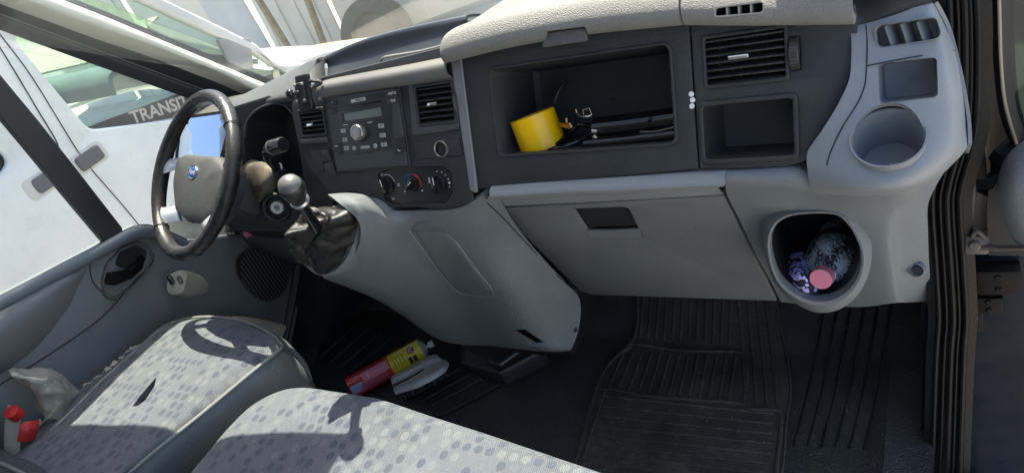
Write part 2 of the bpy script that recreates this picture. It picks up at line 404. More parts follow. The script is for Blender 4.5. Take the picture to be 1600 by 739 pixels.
G = frame((NX-.5, .05, .2), (1, 0, 0), (0, 1, .25)); b.box(G, -.28, .25, -.1, .62, -.12, .02, .05); b.done('seat_back', cream, nv)
b = B(); b.box(G, -1.3, -.75, -.1, .62, -.12, .02, .05); b.done('seat_back', cream, nv)
part('steering_wheel', tube([(NX-1.4+.19*math.cos(a), .55-.13*math.sin(a), .82+.13*math.sin(a)) for a in [2*PI*k/16 for k in range(16)]], .014, 8, True, 2), GLOSSB, nv)
part('sunlit_dash_sheet', patch([[(NX-.3, 1.02, .80), (NX-1.6, 1.02, .8)], [(NX-.3, 1.28, .86), (NX-1.6, 1.28, .86)]], 2, .01), cream, nv)  # added cream sheet in place of sunlight on the dash top
b = B(); Gw = frame((NX-.05, 1.72, -.3), (0, 1, 0), (1, 0, 0))
b.add(lathe([(.18, -.1), (.30, -.09), (.335, -.05), (.335, .03), (.30, .05), (.19, .045), (.18, 0), (.18, -.1)], Gw, 40)); b.done('front_tyre', mat('old_tyre'), nv)
part('front_rim', lathe([(1e-4, .01), (.1, .02), (.185, .03), (.19, -.02), (1e-4, -.03)], Gw, 32), mat('steel_rim'), nv)
adopt(nv)
# car shape added to show the sunlit yellowish end of the van's bonnet
pc = thing('added_car', 'cream car shape added for the sunlit yellowish end of the white van bonnet', 'car', (-3.4, 3.0, GZ))
crm = mat('sunlit_cream_paint', (.62, .55, .33), .35, coat=.4, var=.05)  # cream stands in for sunlight on the bonnet end
part('bonnet', patch([[(-4.2, 2.75, -.12), (-3.4, 2.78, -.08), (-2.6, 2.8, -.12)], [(-4.2, 3.0, -.08), (-3.4, 3.0, -.05), (-2.6, 3.0, -.09)], [(-4.2, 3.25, -.10), (-3.4, 3.25, -.06), (-2.6, 3.25, -.10)]], 5, .02, (-3, 3, 5)), crm, pc)
b = B(); b.box(I4, -4.2, -2.6, 2.74, 3.26, -.5, -.12, .05); b.done('car_body', crm, pc)
for sx in (-4.15, -2.62):
    Gw = frame((sx, 3.0, GZ+.25), (0, 1, 0), (1, 0, 0))
    part('car_wheel', lathe([(1e-4, .06), (.15, .07), (.24, .06), (.25, 0), (.24, -.06), (1e-4, -.07)], Gw, 32), mat('old_tyre'), pc)
adopt(pc)

# ================================================================== VAN BODY AROUND US
vb = thing('van_cab_shell', 'cab of the van itself: pillars, windscreen, roof lining and black door opening', 'van cab', (0, 0, 0))
def LA(u): return 14+.42*(u-150)
def LB(u): return 26+.405*(u-150)
prow = []
US = [-500, -250, -60, 60, 150, 200, 250, 300, 344, 390, 432]
def midl(a, b_, t, us=US, ):
    f = lambda L, u: next((y0+(y1-y0)*(u-x0)/(x1-x0) for i, ((x0, y0), (x1, y1)) in enumerate(zip(L, L[1:])) if u <= x1 or i == len(L)-2))
    return [(u, f(a, u)*(1-t)+f(b_, u)*t) for u in us]
def band_line(pts, x, us=US):
    """polyline in the picture, read at each u, set on the plane X = x"""
    out = []
    for u in us:
        for i in range(len(pts)-1):
            if u <= pts[i+1][0] or i == len(pts)-2:
                (a, b_), (c, d_) = pts[i], pts[i+1]; out.append(oX(u, b_+(d_-b_)*(u-a)/(c-a), x)); break
    return out
lA = [(-500, -240), (150, 13), (432, 129)]; lB = [(-500, -232), (150, 20), (432, 138)]
lC = [(-500, -196), (150, 47), (266, 86), (344, 119), (432, 162)]; lD = [(-500, -176), (150, 62), (227, 87), (344, 132), (432, 172)]
lE = [(-500, -165), (150, 77), (432, 182)]; lF = [(-500, -135), (150, 103), (300, 157)]
part('windscreen_seal', patch([band_line(lA, -.805), band_line(lB, -.795)], 4, .006), BLACK2, vb)
part('pillar_trim', patch([band_line(lB, -.797), band_line(midl(lB, lC, .3), -.786), band_line(midl(lB, lC, .7), -.786), band_line(lC, -.80), band_line(lD, -.835)], 5, .02), PILLAR, vb)
# mirrored pillar on the passenger side (above and behind the picture)
mir = lambda P: [Vector((-p.x, p.y, p.z)) for p in P]
part('pillar_trim', patch([mir(band_line(lA, -.70)), mir(band_line(lB, -.72)), mir(band_line(lC, -.80)), mir(band_line(lF, -.90))], 4, .03, (0, -1, 1)), PILLAR, vb)
# windscreen
WS = lambda x, t: Vector((x*(1-.12*t), .60+.15*(1-(x/.82)**2)-1.03*t, .715+.70*t))
part('windscreen', patch([[WS(x, t) for x in (-.83, -.5, 0, .5, .83)] for t in (0, .5, 1)], 5, .004, (0, 0, .5)), glassm('windscreen_glass', (.97, .99, .97), refl=.02, haze=.035), vb)
part('cowl', patch([[(-.9, .60, .70), (-.4, .68, .70), (.4, .68, .70), (.9, .60, .70)], [(-.92, .8, .66), (-.4, .88, .66), (.4, .88, .66), (.92, .8, .66)]], 4, .02, (0, 0, 5)), BLACK2, vb)
part('bonnet', patch([[(-.93, .78, .62), (0, .86, .64), (.93, .78, .62)], [(-.93, 1.15, .40), (0, 1.25, .42), (.93, 1.15, .4)], [(-.9, 1.4, .05), (0, 1.5, .07), (.9, 1.4, .05)]], 5, .02, (0, 0, 5)), BODYW, vb)
# roof, rear wall, posts
HY = -.45
b = B(); b.box(I4, -.84, .80, -2.2, HY, 1.42, 1.46, .015); b.box(I4, -.86, .82, -2.2, HY-.02, 1.47, 1.50, .01); b.done('roof_lining', LINER, vb)
b = B(); b.box(I4, -.9, .86, -1.32, -1.28, -.1, 1.42, .01); b.done('rear_wall', mat('rear_wall_board', (.30, .31, .31), .8, var=.05), vb)
b = B(); b.box(I4, .80, .90, -1.32, -1.12, -.1, 1.42, .03); b.done('door_post', DOORG, vb)
b = B(); b.box(I4, -.94, -.86, -1.3, -.95, -.1, 1.42, .03); b.done('door_post', DOORG, vb)
part('sun_visor', patch([[(-.86, -.40, 1.385), (-.5, -.40, 1.385), (-.04, -.40, 1.385)], [(-.86, -.24, 1.325), (-.5, -.24, 1.32), (-.04, -.21, 1.31)], [(-.86, -.11, 1.27), (-.50, -.075, 1.245), (-.05, -.02, 1.20)]], 4, .018, (0, -1, 1)), LINER, vb)
b = B(); b.box(I4, .89, .965, .26, 1.25, -.40, .73, .03); b.done('front_wing', BODYW, vb)
# front bulkhead and inner side
b = B(); b.box(I4, -.92, .90, .56, .60, -.3, .70, .01); b.done('bulkhead', mat('sound_deadening', (.012, .012, .013), .9, var=.2), vb)
# ================================================================== FLOOR
def fz(x, y):
    z = 0.0
    if y > .30: z += (y-.30)**1.3*.9
    z += .012*math.exp(-((x-.80)/.02)**2)          # raised bead beside the step plate
    return z
def hfield(x0, x1, y0, y1, nx, ny, fn, th=.01):
    rows = [[Vector((x0+(x1-x0)*i/nx, y0+(y1-y0)*j/ny, 0)) for i in range(nx+1)] for j in range(ny+1)]
    for r in rows:
        for p in r: p.z = fn(p.x, p.y)
    return patch(rows, 1, th, (0, 0, 5))
fl = link('van_floor', hfield(-.92, .878, -1.3, .58, 90, 90, fz), FLOORM); struct(fl)
# ribbed step plate on the passenger side
sp = thing('step_mat', 'black ribbed rubber step plate between the floor mat and the door sill', 'step mat', (.72, .2, 0))
b = B()
L_ = [oZ(*p, .006) for p in ((1290, 505), (1395, 505), (1350, 700), (1240, 695))]
G = I4
for k in range(6):
    t = k/5; a = L_[0].lerp(L_[1], t); c = L_[3].lerp(L_[2], t)
    a.z = fz(a.x, a.y)+.003; c.z = fz(c.x, c.y)+.003; mid = a.lerp(c, .5); mid.z = fz(mid.x, mid.y)+.003
    b.add(tube([a, a.lerp(mid, .4), mid, c], .0026, 6, flat=.8))
b.done('rib', RUB, sp)
part('plate', patch([[Vector((p.x, p.y, fz(p.x, p.y)+.002)) for p in [L_[0].lerp(L_[1], i/6).lerp(L_[3].lerp(L_[2], i/6), j/6) for i in range(7)]] for j in range(7)], 2, .003, (0, 0, 5)), FLOORM, sp)
adopt(sp)
# passenger floor mat
fm = thing('passenger_floor_mat', 'large dusty black rubber mat with moulded ribs on the passenger floor', 'floor mat', (.4, .2, 0))
outl = cr([oZ(*p, 0) for p in ((1006, 476), (1060, 474), (1130, 474), (1190, 475), (1213, 480), (1222, 520), (1233, 570), (1238, 620), (1232, 660), (1222, 760), (1180, 900), (1000, 860), (880, 800), (903, 712), (922, 640), (935, 590), (955, 565), (985, 545), (996, 515))], 4, True)
def mat_h(x, y): return fz(x, y)+.012
c0 = Vector((.40, .18, 0))
loops = []
for s_, dz in ((1, 0), (1, .006), (.985, .007), (.975, .003), (.8, .003), (.6, .003), (.4, .003), (.2, .003), (.01, .003)):
    loops.append([Vector(((p.x-c0.x)*s_+c0.x, (p.y-c0.y)*s_+c0.y, 0)) for p in outl])
    for p in loops[-1]: p.z = mat_h(p.x, p.y)-.009+dz
part('mat_base', loft(loops), RUBMAT, fm)
def ribs(quads, name, r=.0035, bow=0):
    b = B()
    for a, c in quads:
        A = oZ(*a, 0); Cc = oZ(*c, 0); P = [A.lerp(Cc, t/4) for t in range(5)]
        if bow:
            for t in range(5): P[t].y += bow*math.sin(PI*t/4)
        for p in P: p.z = mat_h(p.x, p.y)-.004
        b.add(tube(P, r, 6, sub=2, flat=.8))
    b.done(name, RUBMAT, fm)
def lerp2(a, b_, t): return (a[0]+(b_[0]-a[0])*t, a[1]+(b_[1]-a[1])*t)
ribs([(lerp2((1014, 484), (1150, 482), k/11), lerp2((1000, 533), (1140, 545), k/11)) for k in range(12)], 'toe_ribs')
ribs([(lerp2((1158, 482), (1200, 484), k/3), lerp2((1166, 640), (1216, 640), k/3)) for k in range(4)], 'side_ribs')
ribs([(lerp2((975, 556), (1150, 560), k/12), lerp2((952, 610), (1140, 632), k/12)) for k in range(13)], 'middle_ribs')
ribs([(lerp2((945, 622), (900, 790), k/11), lerp2((1209, 650), (1200, 820), k/11)) for k in range(12)], 'cross_ribs', .0032)
b = B()
for P in (((985, 540), (1020, 545), (1060, 551), (1110, 553), (1150, 553), (1165, 563), (1168, 600), (1163, 635)), ((940, 612), (960, 612), (1010, 622), (1080, 628), (1155, 634), (1170, 643), (1215, 646), (1222, 665), (1214, 739), (1205, 830)), ((948, 612), (935, 650), (920, 700), (900, 790)), ((1006, 480), (998, 520), (985, 542), (960, 565), (942, 590), (925, 640))):
    Q = [oZ(*p, 0) for p in P]
    for p in Q: p.z = mat_h(p.x, p.y)-.003
    b.add(tube(Q, .0042, 6, flat=.8))
b.done('raised_border', RUBMAT, fm)
adopt(fm)
# crumbs and grit trodden into the mat and floor
random.seed(21); b = B()
for i in range(420):
    u = random.uniform(890, 1420); v = random.uniform(500, 739); p = oZ(u, v, 0); p.z = fz(p.x, p.y)+.0125+(.001 if u < 1230 else -.010)
    s_ = random.choice([.0005, .0008, .0012, .0018]); 
    b.add(loft([[p+Vector((random.uniform(-1, 1), random.uniform(-1, 1), 0))*s_ for _ in range(4)], [p+Vector((random.uniform(-1, 1)*s_, random.uniform(-1, 1)*s_, s_)) for _ in range(4)]], cap0=True, cap1=True))
tag(b.done('floor_grit', mat('grit', (.22, .19, .15), .9, var=.4, vscale=300)), 'pale grit and crumbs scattered over the black passenger mat and floor', 'grit', kind='stuff')
# middle floor carpet panel, ridge line and driver mat
dm = thing('driver_floor_mat', 'black ribbed rubber mat in the shaded driver footwell', 'floor mat', (-.3, .15, 0))
q = [oZ(*p, .01) for p in ((520, 500), (640, 470), (800, 590), (690, 650), (560, 640), (480, 590))]
lp = fillet([(p.x, p.y) for p in q], .04)
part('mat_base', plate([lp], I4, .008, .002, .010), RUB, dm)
b = B()
for k in range(12):
    a = oZ(*lerp2((560, 505), (770, 600), k/12), .011); c = oZ(*lerp2((500, 560), (690, 640), k/12), .011); b.add(tube([a, c], .0025, 6, sub=1))
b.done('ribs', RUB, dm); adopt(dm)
# console foot bracket on the floor
fb = thing('floor_air_duct', 'black duct with angled frame on the floor under the console', 'air duct', (-.1, .2, 0))
DUCT = mat('duct_plastic', (.03, .031, .034), .45, var=.15)
D0 = [oZ(*p, .055) for p in ((722, 541), (722, 566), (782, 583), (852, 545), (830, 525))]
lp = [(p.x, p.y) for p in D0]
part('duct_box', plate([fillet(lp, .01)], I4, .05, .006, .05), DUCT, fb)
b = B(); b.add(tube([p for p in D0], .0035, 6, True, 1)); P = [oZ(*p, .062) for p in ((765, 565), (782, 570), (835, 532))]; b.add(tube(P, .005, 6, sub=1))
b.done('duct_frame', mat('duct_edge', (.07, .07, .075), .4), fb); adopt(fb)
# wheel-arch hump at the driver side
wa = thing('footwell_side_trim', 'black moulded footwell trim between driver seat and pedals', 'footwell trim', (-.62, .35, 0))
part('moulding', patch([[oY(470, 380, .30), oY(530, 380, .34), oY(600, 420, .40)], [oY(455, 470, .22), oY(510, 480, .24), oY(570, 500, .36)], [oY(450, 560, .14), oY(500, 600, .12), oY(535, 590, .2)], [oY(455, 640, .10), oY(505, 660, .08), oY(550, 640, .15)]], 6, .02), mat('scuffed_black', (.013, .014, .016), .42, vscale=14, col2=(.03, .032, .034), bump=.2), wa)
b = B(); b.add(tube([oX(470, 400, -.76), oX(455, 480, -.76), oX(440, 560, -.76), oX(436, 640, -.76)], .012, 8)); b.done('door_seal', RUB, wa); adopt(wa)
lv = thing('seat_lever', 'thin pale metal lever beside the driver seat base', 'lever', oZ(475, 628, .25))
part('rod', tube([oZ(452, 596, .30), oZ(464, 612, .27), oZ(480, 640, .22)], .006, 8), mat('dull_steel', (.35, .34, .31), .4, metal=.6), lv); adopt(lv)

# ================================================================== SEATS
def seat_fabric(name, scale, dark, mid, spot, rib=0):
    M = bpy.data.materials.new(name); M.use_nodes = True; t = M.node_tree; N = t.nodes; L = t.links; b = N['Principled BSDF']
    b.inputs['Roughness'].default_value = .85; b.inputs['Specular IOR Level'].default_value = .25
    try: b.inputs['Sheen Weight'].default_value = .15
    except Exception: pass
    tc = N.new('ShaderNodeTexCoord'); sep = N.new('ShaderNodeSeparateXYZ'); L.new(tc.outputs['Object'], sep.inputs[0])
    def mth(op, a, b_=None, c=None):
        n = N.new('ShaderNodeMath'); n.operation = op
        for i, v in enumerate((a, b_, c)):
            if v is None: continue
            if isinstance(v, (int, float)): n.inputs[i].default_value = v
            else: L.new(v, n.inputs[i])
        return n.outputs[0]
    px, py = .0215, .034                      # pitch across and along
    yy = mth('DIVIDE', sep.outputs[1], px); row = mth('FLOOR', yy)
    off = mth('MULTIPLY', mth('MODULO', mth('ABSOLUTE', row), 2.0), .5)
    xx = mth('ADD', mth('DIVIDE', sep.outputs[0], py*.62), off); colm = mth('FLOOR', xx)
    fx = mth('SUBTRACT', mth('FRACT', xx), .5); fy = mth('SUBTRACT', mth('FRACT', yy), .5)
    cmb = N.new('ShaderNodeCombineXYZ'); L.new(row, cmb.inputs[0]); L.new(colm, cmb.inputs[1])
    wn = N.new('ShaderNodeTexWhiteNoise'); L.new(cmb.outputs[0], wn.inputs[0])
    nz = N.new('ShaderNodeTexNoise'); nz.inputs['Scale'].default_value = 260; nz.inputs['Detail'].default_value = 3; L.new(tc.outputs['Object'], nz.inputs[0])
    d = mth('ADD', mth('POWER', mth('ABSOLUTE', mth('DIVIDE', fx, .33)), 2.2), mth('POWER', mth('ABSOLUTE', mth('DIVIDE', fy, .39)), 2.2))
    d = mth('ADD', d, mth('MULTIPLY', mth('SUBTRACT', nz.outputs[0], .5), 1.1))
    mask = N.new('ShaderNodeMapRange'); mask.inputs[1].default_value = 1.25; mask.inputs[2].default_value = .85; L.new(d, mask.inputs[0])
    cr_ = N.new('ShaderNodeValToRGB'); e = cr_.color_ramp; e.interpolation = 'CONSTANT'
    e.elements[0].color = (*dark, 1); e.elements[1].position = .42; e.elements[1].color = (*mid, 1); el = e.elements.new(.74); el.color = (*spot, 1)
    L.new(wn.outputs['Value'], cr_.inputs[0])
    # spots read darker than the ground cloth
    base = N.new('ShaderNodeTexNoise'); base.inputs['Scale'].default_value = 7; base.inputs['Detail'].default_value = 6; L.new(tc.outputs['Object'], base.inputs[0])
    bc = N.new('ShaderNodeValToRGB'); bc.color_ramp.elements[0].position = .35; bc.color_ramp.elements[1].position = .7
    bc.color_ramp.elements[0].color = (*[c*.85 for c in mid], 1); bc.color_ramp.elements[1].color = (*[c*1.15 for c in mid], 1); L.new(base.outputs[0], bc.inputs[0])
    mx = N.new('ShaderNodeMixRGB'); L.new(mask.outputs[0], mx.inputs[0]); L.new(bc.outputs[0], mx.inputs[1]); L.new(cr_.outputs[0], mx.inputs[2])
    # fine weave
    wv = N.new('ShaderNodeTexWave'); wv.inputs['Scale'].default_value = 190; wv.inputs['Distortion'].default_value = 3; wv.bands_direction = 'DIAGONAL'; L.new(tc.outputs['Object'], wv.inputs[0])
    m3 = N.new('ShaderNodeMixRGB'); m3.blend_type = 'MULTIPLY'; m3.inputs[0].default_value = .35; L.new(mx.outputs[0], m3.inputs[1]); L.new(wv.outputs[0], m3.inputs[2])
    L.new(m3.outputs[0], b.inputs['Base Color'])
    bp = N.new('ShaderNodeBump'); bp.inputs['Strength'].default_value = .5; bp.inputs['Distance'].default_value = .0012
    h = mth('ADD', wv.outputs[0], nz.outputs[0]); L.new(h, bp.inputs['Height']); L.new(bp.outputs[0], b.inputs['Normal'])
    MATS[name] = M; return M
FAB = seat_fabric('seat_fabric', 1, (.080, .097, .125), (.128, .145, .166), (.162, .178, .195))
VINYL = mat('seat_side_vinyl', (.12, .14, .145), .42, bump=.35, bscale=260, var=.1, vscale=6, dust=.1)
PIPE = mat('seat_piping', (.20, .21, .21), .5)
def seat_top(pts_rows): return [[oZ(*p) for p in r] for r in pts_rows]
ds = thing('front_seat', 'blue-grey patterned driver seat cushion with torn left edge and slit in the fabric', 'seat', (-.5, -.4, 0))
rows = seat_top([
 [(224, 540, .435), (256, 512, .44), (310, 498, .44), (372, 503, .44), (418, 522, .435), (440, 543, .425)],
 [(205, 550, .458), (248, 519, .462), (306, 505, .466), (368, 511, .466), (408, 528, .46), (434, 549, .45)],
 [(163, 584, .468), (230, 562, .480), (295, 552, .484), (346, 551, .484), (380, 562, .478), (399, 577, .464)],
 [(112, 622, .470), (190, 614, .482), (255, 606, .485), (302, 604, .485), (338, 604, .48), (358, 611, .466)],
 [(66, 665, .474), (130, 662, .482), (196, 655, .486), (246, 650, .485), (290, 646, .482), (311, 650, .468)],
 [(10, 725, .480), (80, 720, .486), (140, 716, .488), (190, 702, .487), (232, 694, .484), (256, 694, .470)],
 [(-70, 810, .485), (10, 800, .49), (80, 795, .49), (126, 776, .49), (170, 756, .488), (196, 744, .472)]])
top = patch(rows, 8, .012, (0, 0, 5))
# sag and wrinkles in the real surface
for v in top.vertices:
    v.co.z += .003*noise.noise(v.co*9)+.0012*noise.noise(v.co*40)
slit = [oZ(*p, .487) for p in ((244, 588), (231, 602), (216, 620), (205, 634), (214, 633), (226, 625), (240, 604))]
ctr = loft([[p+Vector((0, 0, -.014)) for p in slit], [p+Vector((0, 0, .03)) for p in slit]], cap0=True, cap1=True)
top = cut(top, [ctr])
part('cushion', top, FAB, ds)
part('foam', patch([[p+Vector((0, 0, -.016)) for p in r[1:-1]] for r in rows[1:]], 4, .02, (0, 0, 5)), mat('foam', (.07, .06, .05), .9), ds)
# right side panel: from the piping down
edge = [r[-1] for r in rows]
ex = Vector((1, .15, 0))
sd = [[p.copy() for p in edge], [p+Vector((.012, .004, -.03)) for p in edge], [p+Vector((.014, .008, -.10)) for p in edge], [p+Vector((.0, .0, -.20)) for p in edge]]
part('side_panel', patch(sd, 6, .01, (2, 0, .3)), VINYL, ds)
# front panel wrapping the nose
fe = rows[0]
fr = [[p.copy() for p in fe], [p+Vector((0, .022, -.03)) for p in fe], [p+Vector((0, .024, -.10)) for p in fe], [p+Vector((0, -.02, -.20)) for p in fe]]
part('front_panel', patch(fr, 6, .01, (-.5, 2, .3)), VINYL, ds)
b = B(); b.add(tube([p+Vector((.004, 0, .002)) for p in edge], .0042, 8)); b.add(tube([p+Vector((0, .003, .001)) for p in fe], .0042, 8)); b.done('piping', PIPE, ds)
le = [r[0] for r in rows]
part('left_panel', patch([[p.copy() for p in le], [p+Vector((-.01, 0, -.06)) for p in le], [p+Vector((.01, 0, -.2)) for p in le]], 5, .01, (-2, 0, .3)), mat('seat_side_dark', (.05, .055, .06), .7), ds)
# frayed threads along the torn left edge
fray = mat('frayed_lining', (.42, .40, .36), .9)
b = B(); ec = cr(le, 16); random.seed(5)
for i in range(8, len(ec)-30):
    if random.random() < .95:
        p = ec[i]+Vector((random.uniform(-.004, .008), random.uniform(-.004, .004), .003)); L1 = random.choice([.006, .010, .014, .02 if random.random() < .3 else .008])
        dr = Vector((-1, random.uniform(-.9, .9), random.uniform(-.5, .5))).normalized()
        wv_ = Vector((random.uniform(.002, .006), random.uniform(.003, .008), 0))
        b.add(loft([[p-wv_, p+wv_, p+wv_*.5+Vector((0, 0, .0012)), p-wv_*.5+Vector((0, 0, .0012))], [q_+dr*L1 for q_ in (p-wv_*.5, p+wv_*.4, p+wv_*.2+Vector((0, 0, .001)), p-wv_*.2+Vector((0, 0, .001)))]], cap0=True, cap1=True))
b.done('frayed_edge', fray, ds)
b = B(); b.box(I4, -.70, -.36, -1.0, -.26, .02, .26, .03); b.done('seat_base', BLACK2, ds)
# backrest: only its lower side bolster shows
RIB = mat('ribbed_dark_cloth', (.05, .055, .065), .8, bump=.6, bscale=300, var=.15)
bk = frame((-.52, -.86, .46), (1, 0, 0), (0, .96, .25))
part('backrest', dome(rect(-.27, -.02, .25, .62, .09, 8), bk, [(.95, -.10), (1, -.05), (1, .0), (.97, .035), (.85, .05), (.5, .05)]), FAB, ds)
bp_ = [oZ(*p) for p in ((-60, 655, .50), (0, 700, .50), (45, 720, .49), (95, 745, .48), (160, 790, .48))]
part('side_bolster', patch([[p+Vector((-.02, -.09, .03)) for p in bp_], [p+Vector((0, -.03, .02)) for p in bp_], bp_, [p+Vector((0, .0, -.03)) for p in bp_]], 6, .02), RIB, ds)
b = B(); b.add(tube([p+Vector((0, -.03, .022)) for p in bp_], .004, 8)); b.done('seam', PIPE, ds)
adopt(ds)
# double passenger bench
pb = thing('passenger_bench', 'pale sunlit patterned cushion of the passenger bench in the foreground', 'bench seat', (.25, -.6, 0))
def bench():
    x0, x1, y0, y1, r = -.30, .70, -1.15, -.285, .17
    out = fillet([(x0, y0), (x1, y0), (x1, y1-.10), (x0+.30, y1), (x0+.0, y1)], [.03, .03, .25, .3, r], 14)
    pr = [(1.0, .22, 0), (1.012, .30, 0), (1.012, .385, 0), (1.0, .43, .004), (.97, .452, .01), (.93, .463, .016), (.86, .470, .02), (.6, .474, .02), (.3, .476, .02), (.02, .477, .02)]
    cx, cy = (x0+x1)/2, (y0+y1)/2
    lps = []
    for s_, z, _ in pr:
        ring = []
        dlt = (1-s_)*.5
        for (x, y) in out:
            ix = min(max(x, x0+.0), x1); 
            d = Vector((x-cx, y-cy, 0)); hw, hh = (x1-x0)/2, (y1-y0)/2
            m_ = max(abs(d.x)/hw, abs(d.y)/hh)
            # inset by a constant distance rather than scaling
            ins = (1-s_)*.44
            nx = d.x*(1-ins/hw) if s_ > .5 else d.x*s_; ny = d.y*(1-ins/hh) if s_ > .5 else d.y*s_
            ring.append(Vector((cx+nx, cy+ny, z)))
        lps.append(ring)
    return lps
bl = bench()
bl2 = bl[2:]
me = loft(bl2)
bm = bmesh.new(); bm.from_mesh(me); bmesh.ops.subdivide_edges(bm, edges=bm.edges[:], cuts=3, use_grid_fill=True, smooth=.2)
for v in bm.verts: v.co.z += .004*noise.noise(v.co*7)+.001*noise.noise(v.co*30)
bm.to_mesh(me); bm.free()
part('cushion', me, FAB, pb)
part('base_panel', loft([[p+Vector((0, 0, -.2)) for p in bl[0]], bl[0], bl[1], [p-Vector((0, 0, .004)) for p in bl[2]]]), VINYL, pb)
b = B(); b.add(tube(bl[2], .004, 6, True, 1)); b.done('piping', PIPE, pb)
adopt(pb)
# ================================================================== DASHBOARD
db = thing('dashboard', 'long grey and black van dashboard with storage shelf, vents, radio and glovebox', 'dashboard', (0, 0, .5))
def F2(*pts, h=0.0): return fps(FF, pts, h)
def G2(*pts, h=0.0): return fps(GG, pts, h)
def wF(x, y, h=0.0): return FF @ Vector((x, y, h))
# --- storage shelf fascia (right of the grey strip)
cub = rect(.276, -.0675, .572, .069, .012)
outA = fillet([(.226, -.121), (.602, -.107), (.601, .112), (.222, .125)], .004)
part('shelf_fascia', plate([outA, cub], FF, .006, .002), BLACK, db)
part('storage_shelf', well(cub, FF, .135, .95, dy=-.0), mat('shelf_lining', (.026, .029, .031), .42, bump=.5, bscale=800, var=.2, dust=.08), db)
part('shelf_rim', plate([rect(.272, -.0715, .576, .073, .015), scl(cub, .995)], FF, .004, .0015, .0022), BLACK, db)
# --- passenger end fascia with vent, thumbwheel and small tray
outB = F2((1084, 20), (1336, 8), (1341, 60), (1338, 130), (1318, 180), (1290, 232), (1262, 252), (1225, 261), (1088, 268))
outB[0] = (.6035, .115); outB[-1] = (.6035, -.107)
outB = fillet(outB, [.002, .002, .05, .05, .05, .05, .03, .02, .004])
ventR = rect(.619, .004, .726, .071, .004); tray = rect(.613, -.094, .731, -.020, .006); thw = rect(.7285, .014, .7415, .056, .001)
part('passenger_fascia', plate([outB, ventR, tray, thw], FF, .006, .002), BLACK, db)
part('small_tray', well(scl(tray, .985), FF, .07, .88, dy=.003), BLACK, db)
part('tray_rim', plate([rect(.607, -.100, .737, -.014, .009), scl(tray, .985)], FF, .005, .002, .0035), BLACK, db)
o = part('small_air_vent', plate([rect(.612, -.004, .742, .080, .008), rect(.617, .0, .7425, .075, .006)], FF, .003, .001, .0015), BLACK, db)
def vent(root, x0, y0, x1, y1, n, tab, label=None, depth=.035):
    v = part('air_vent', well(rect(x0, y0, x1, y1, .003), FF, depth, .96), BLACK2, root, label)
    part('vent_frame', plate([rect(x0-.002, y0-.002, x1+.002, y1+.002, .005), rect(x0+.003, y0+.003, x1-.003, y1-.003, .003)], FF, .006, .0015, .0025), BLACK, v)
    for k in range(n):
        yy = y0+(y1-y0)*(k+.5)/n
        G = FF @ Matrix.Translation((0, yy, -.006)) @ Matrix.Rotation(math.radians(22), 4, 'X')
        b = B(); b.box(G, x0+.001, x1-.001, -.0012, .0012, -.008, .006, .0006); b.done('slat', BLACK, v)
    b = B()
    for k in range(6):
        xx = x0+(x1-x0)*(k+.5)/6; b.box(FF, xx-.0008, xx+.0008, y0+.002, y1-.002, -.032, -.016, 0)
    b.done('rear_slats', BLACK2, v)
    b = B(); b.box(FF, tab[0]-tab[2], tab[0]+tab[2], tab[1]-.0028, tab[1]+.0028, .0, .006, .0018); b.done('tab', CHROME, v)
    return v
bpy.data.objects.remove(o)
vent(db, .619, .004, .726, .071, 7, (.6655, .0395, .0135), 'outer passenger air vent with chrome tab')
def thumb(x0, x1, y0, y1):
    cy = (y0+y1)/2; G = frame(FF @ Vector(((x0+x1)/2, cy, -.008)), (0, .447, .894), (1, 0, 0))
    w2 = (x1-x0)/2-.0008; r = (y1-y0)/2*1.02
    prof = [(1e-4, -w2), (r-.001, -w2), (r, -w2+.001)]
    me = lathe(prof+[(r, w2-.001), (r-.001, w2), (1e-4, w2)], G, 48)
    b = B(); b.add(me)
    for k in range(30):
        a = 2*PI*k/30; b.box(G @ Matrix.Rotation(a, 4, 'Z'), r-.0005, r+.0009, -.0009, .0009, -w2+.001, w2-.001)
    o_ = b.done('vent_thumbwheel', mat('thumbwheel', (.05, .048, .046), .35), db)
thumb(.7285, .7415, .014, .056)
b = B()
for (u, v) in ((1080.5, 148), (1082.5, 157), (1081.5, 166.5)):
    x, y = fp(FF, u, v); b.add(disc(FF, x, y, .0037, 0, .0025, .0008, 16))
b.done('white_plug', WHITE, db)
# --- grey upright strip
sp_ = F2((722, 88), (748, 88), (776, 288), (757, 300), (752, 290))
part('upright_strip', plate([fillet([(.203, .118), (.225, .118), (.2265, -.115), (.2255, -.128), (.211, -.125)], [.001, .001, .001, .004, .01])], FF, .007, .003, .004), STRIP, db)
# --- centre stack fascia
outC = F2((505, 128), (700, 88), (735, 88), (763, 300), (740, 316), (700, 327), (590, 323), (560, 300), (515, 303), (483, 262), (466, 225), (457, 178), (462, 160))
outC = [(-.093, .10), (.206, .118), (.212, -.125)]+outC[4:]
outC[-1] = (-.182, .062); outC[-2] = (-.186, .035)
outC = fillet(outC, [.001, .001, .006, .02, .02, .02, .02, .02, .02, .03, .03, .01])
bay = rect(-.090, -.080, .093, .068, .003)
vm = rect(.119, -.008, .2, .06, .003); vl = rect(-.168, -.006, -.102, .045, .003)
hv = fillet(F2((589, 272), (610, 264), (690, 261), (704, 268), (707, 300), (698, 317), (612, 320), (600, 312)), .012)
part('centre_fascia', plate([outC, vm, vl, hv], FF, .006, .002), BLACK, db)
vent(db, .119, -.008, .2, .06, 7, (.157, .027, .010), 'middle air vent with chrome tab')
vent(db, -.168, -.006, -.102, .045, 6, (-.138, .016, .009), 'air vent left of the radio with chrome tab')
part('vent_surround', plate([fillet([(.104, -.024), (.205, -.019), (.206, .068), (.110, .066)], .005), rect(.117, -.010, .202, .062, .004)], FF, .004, .0015, .0030), STRIP if False else mat('slate_plastic', (.055, .058, .064), .42, bump=.2, bscale=800), db)
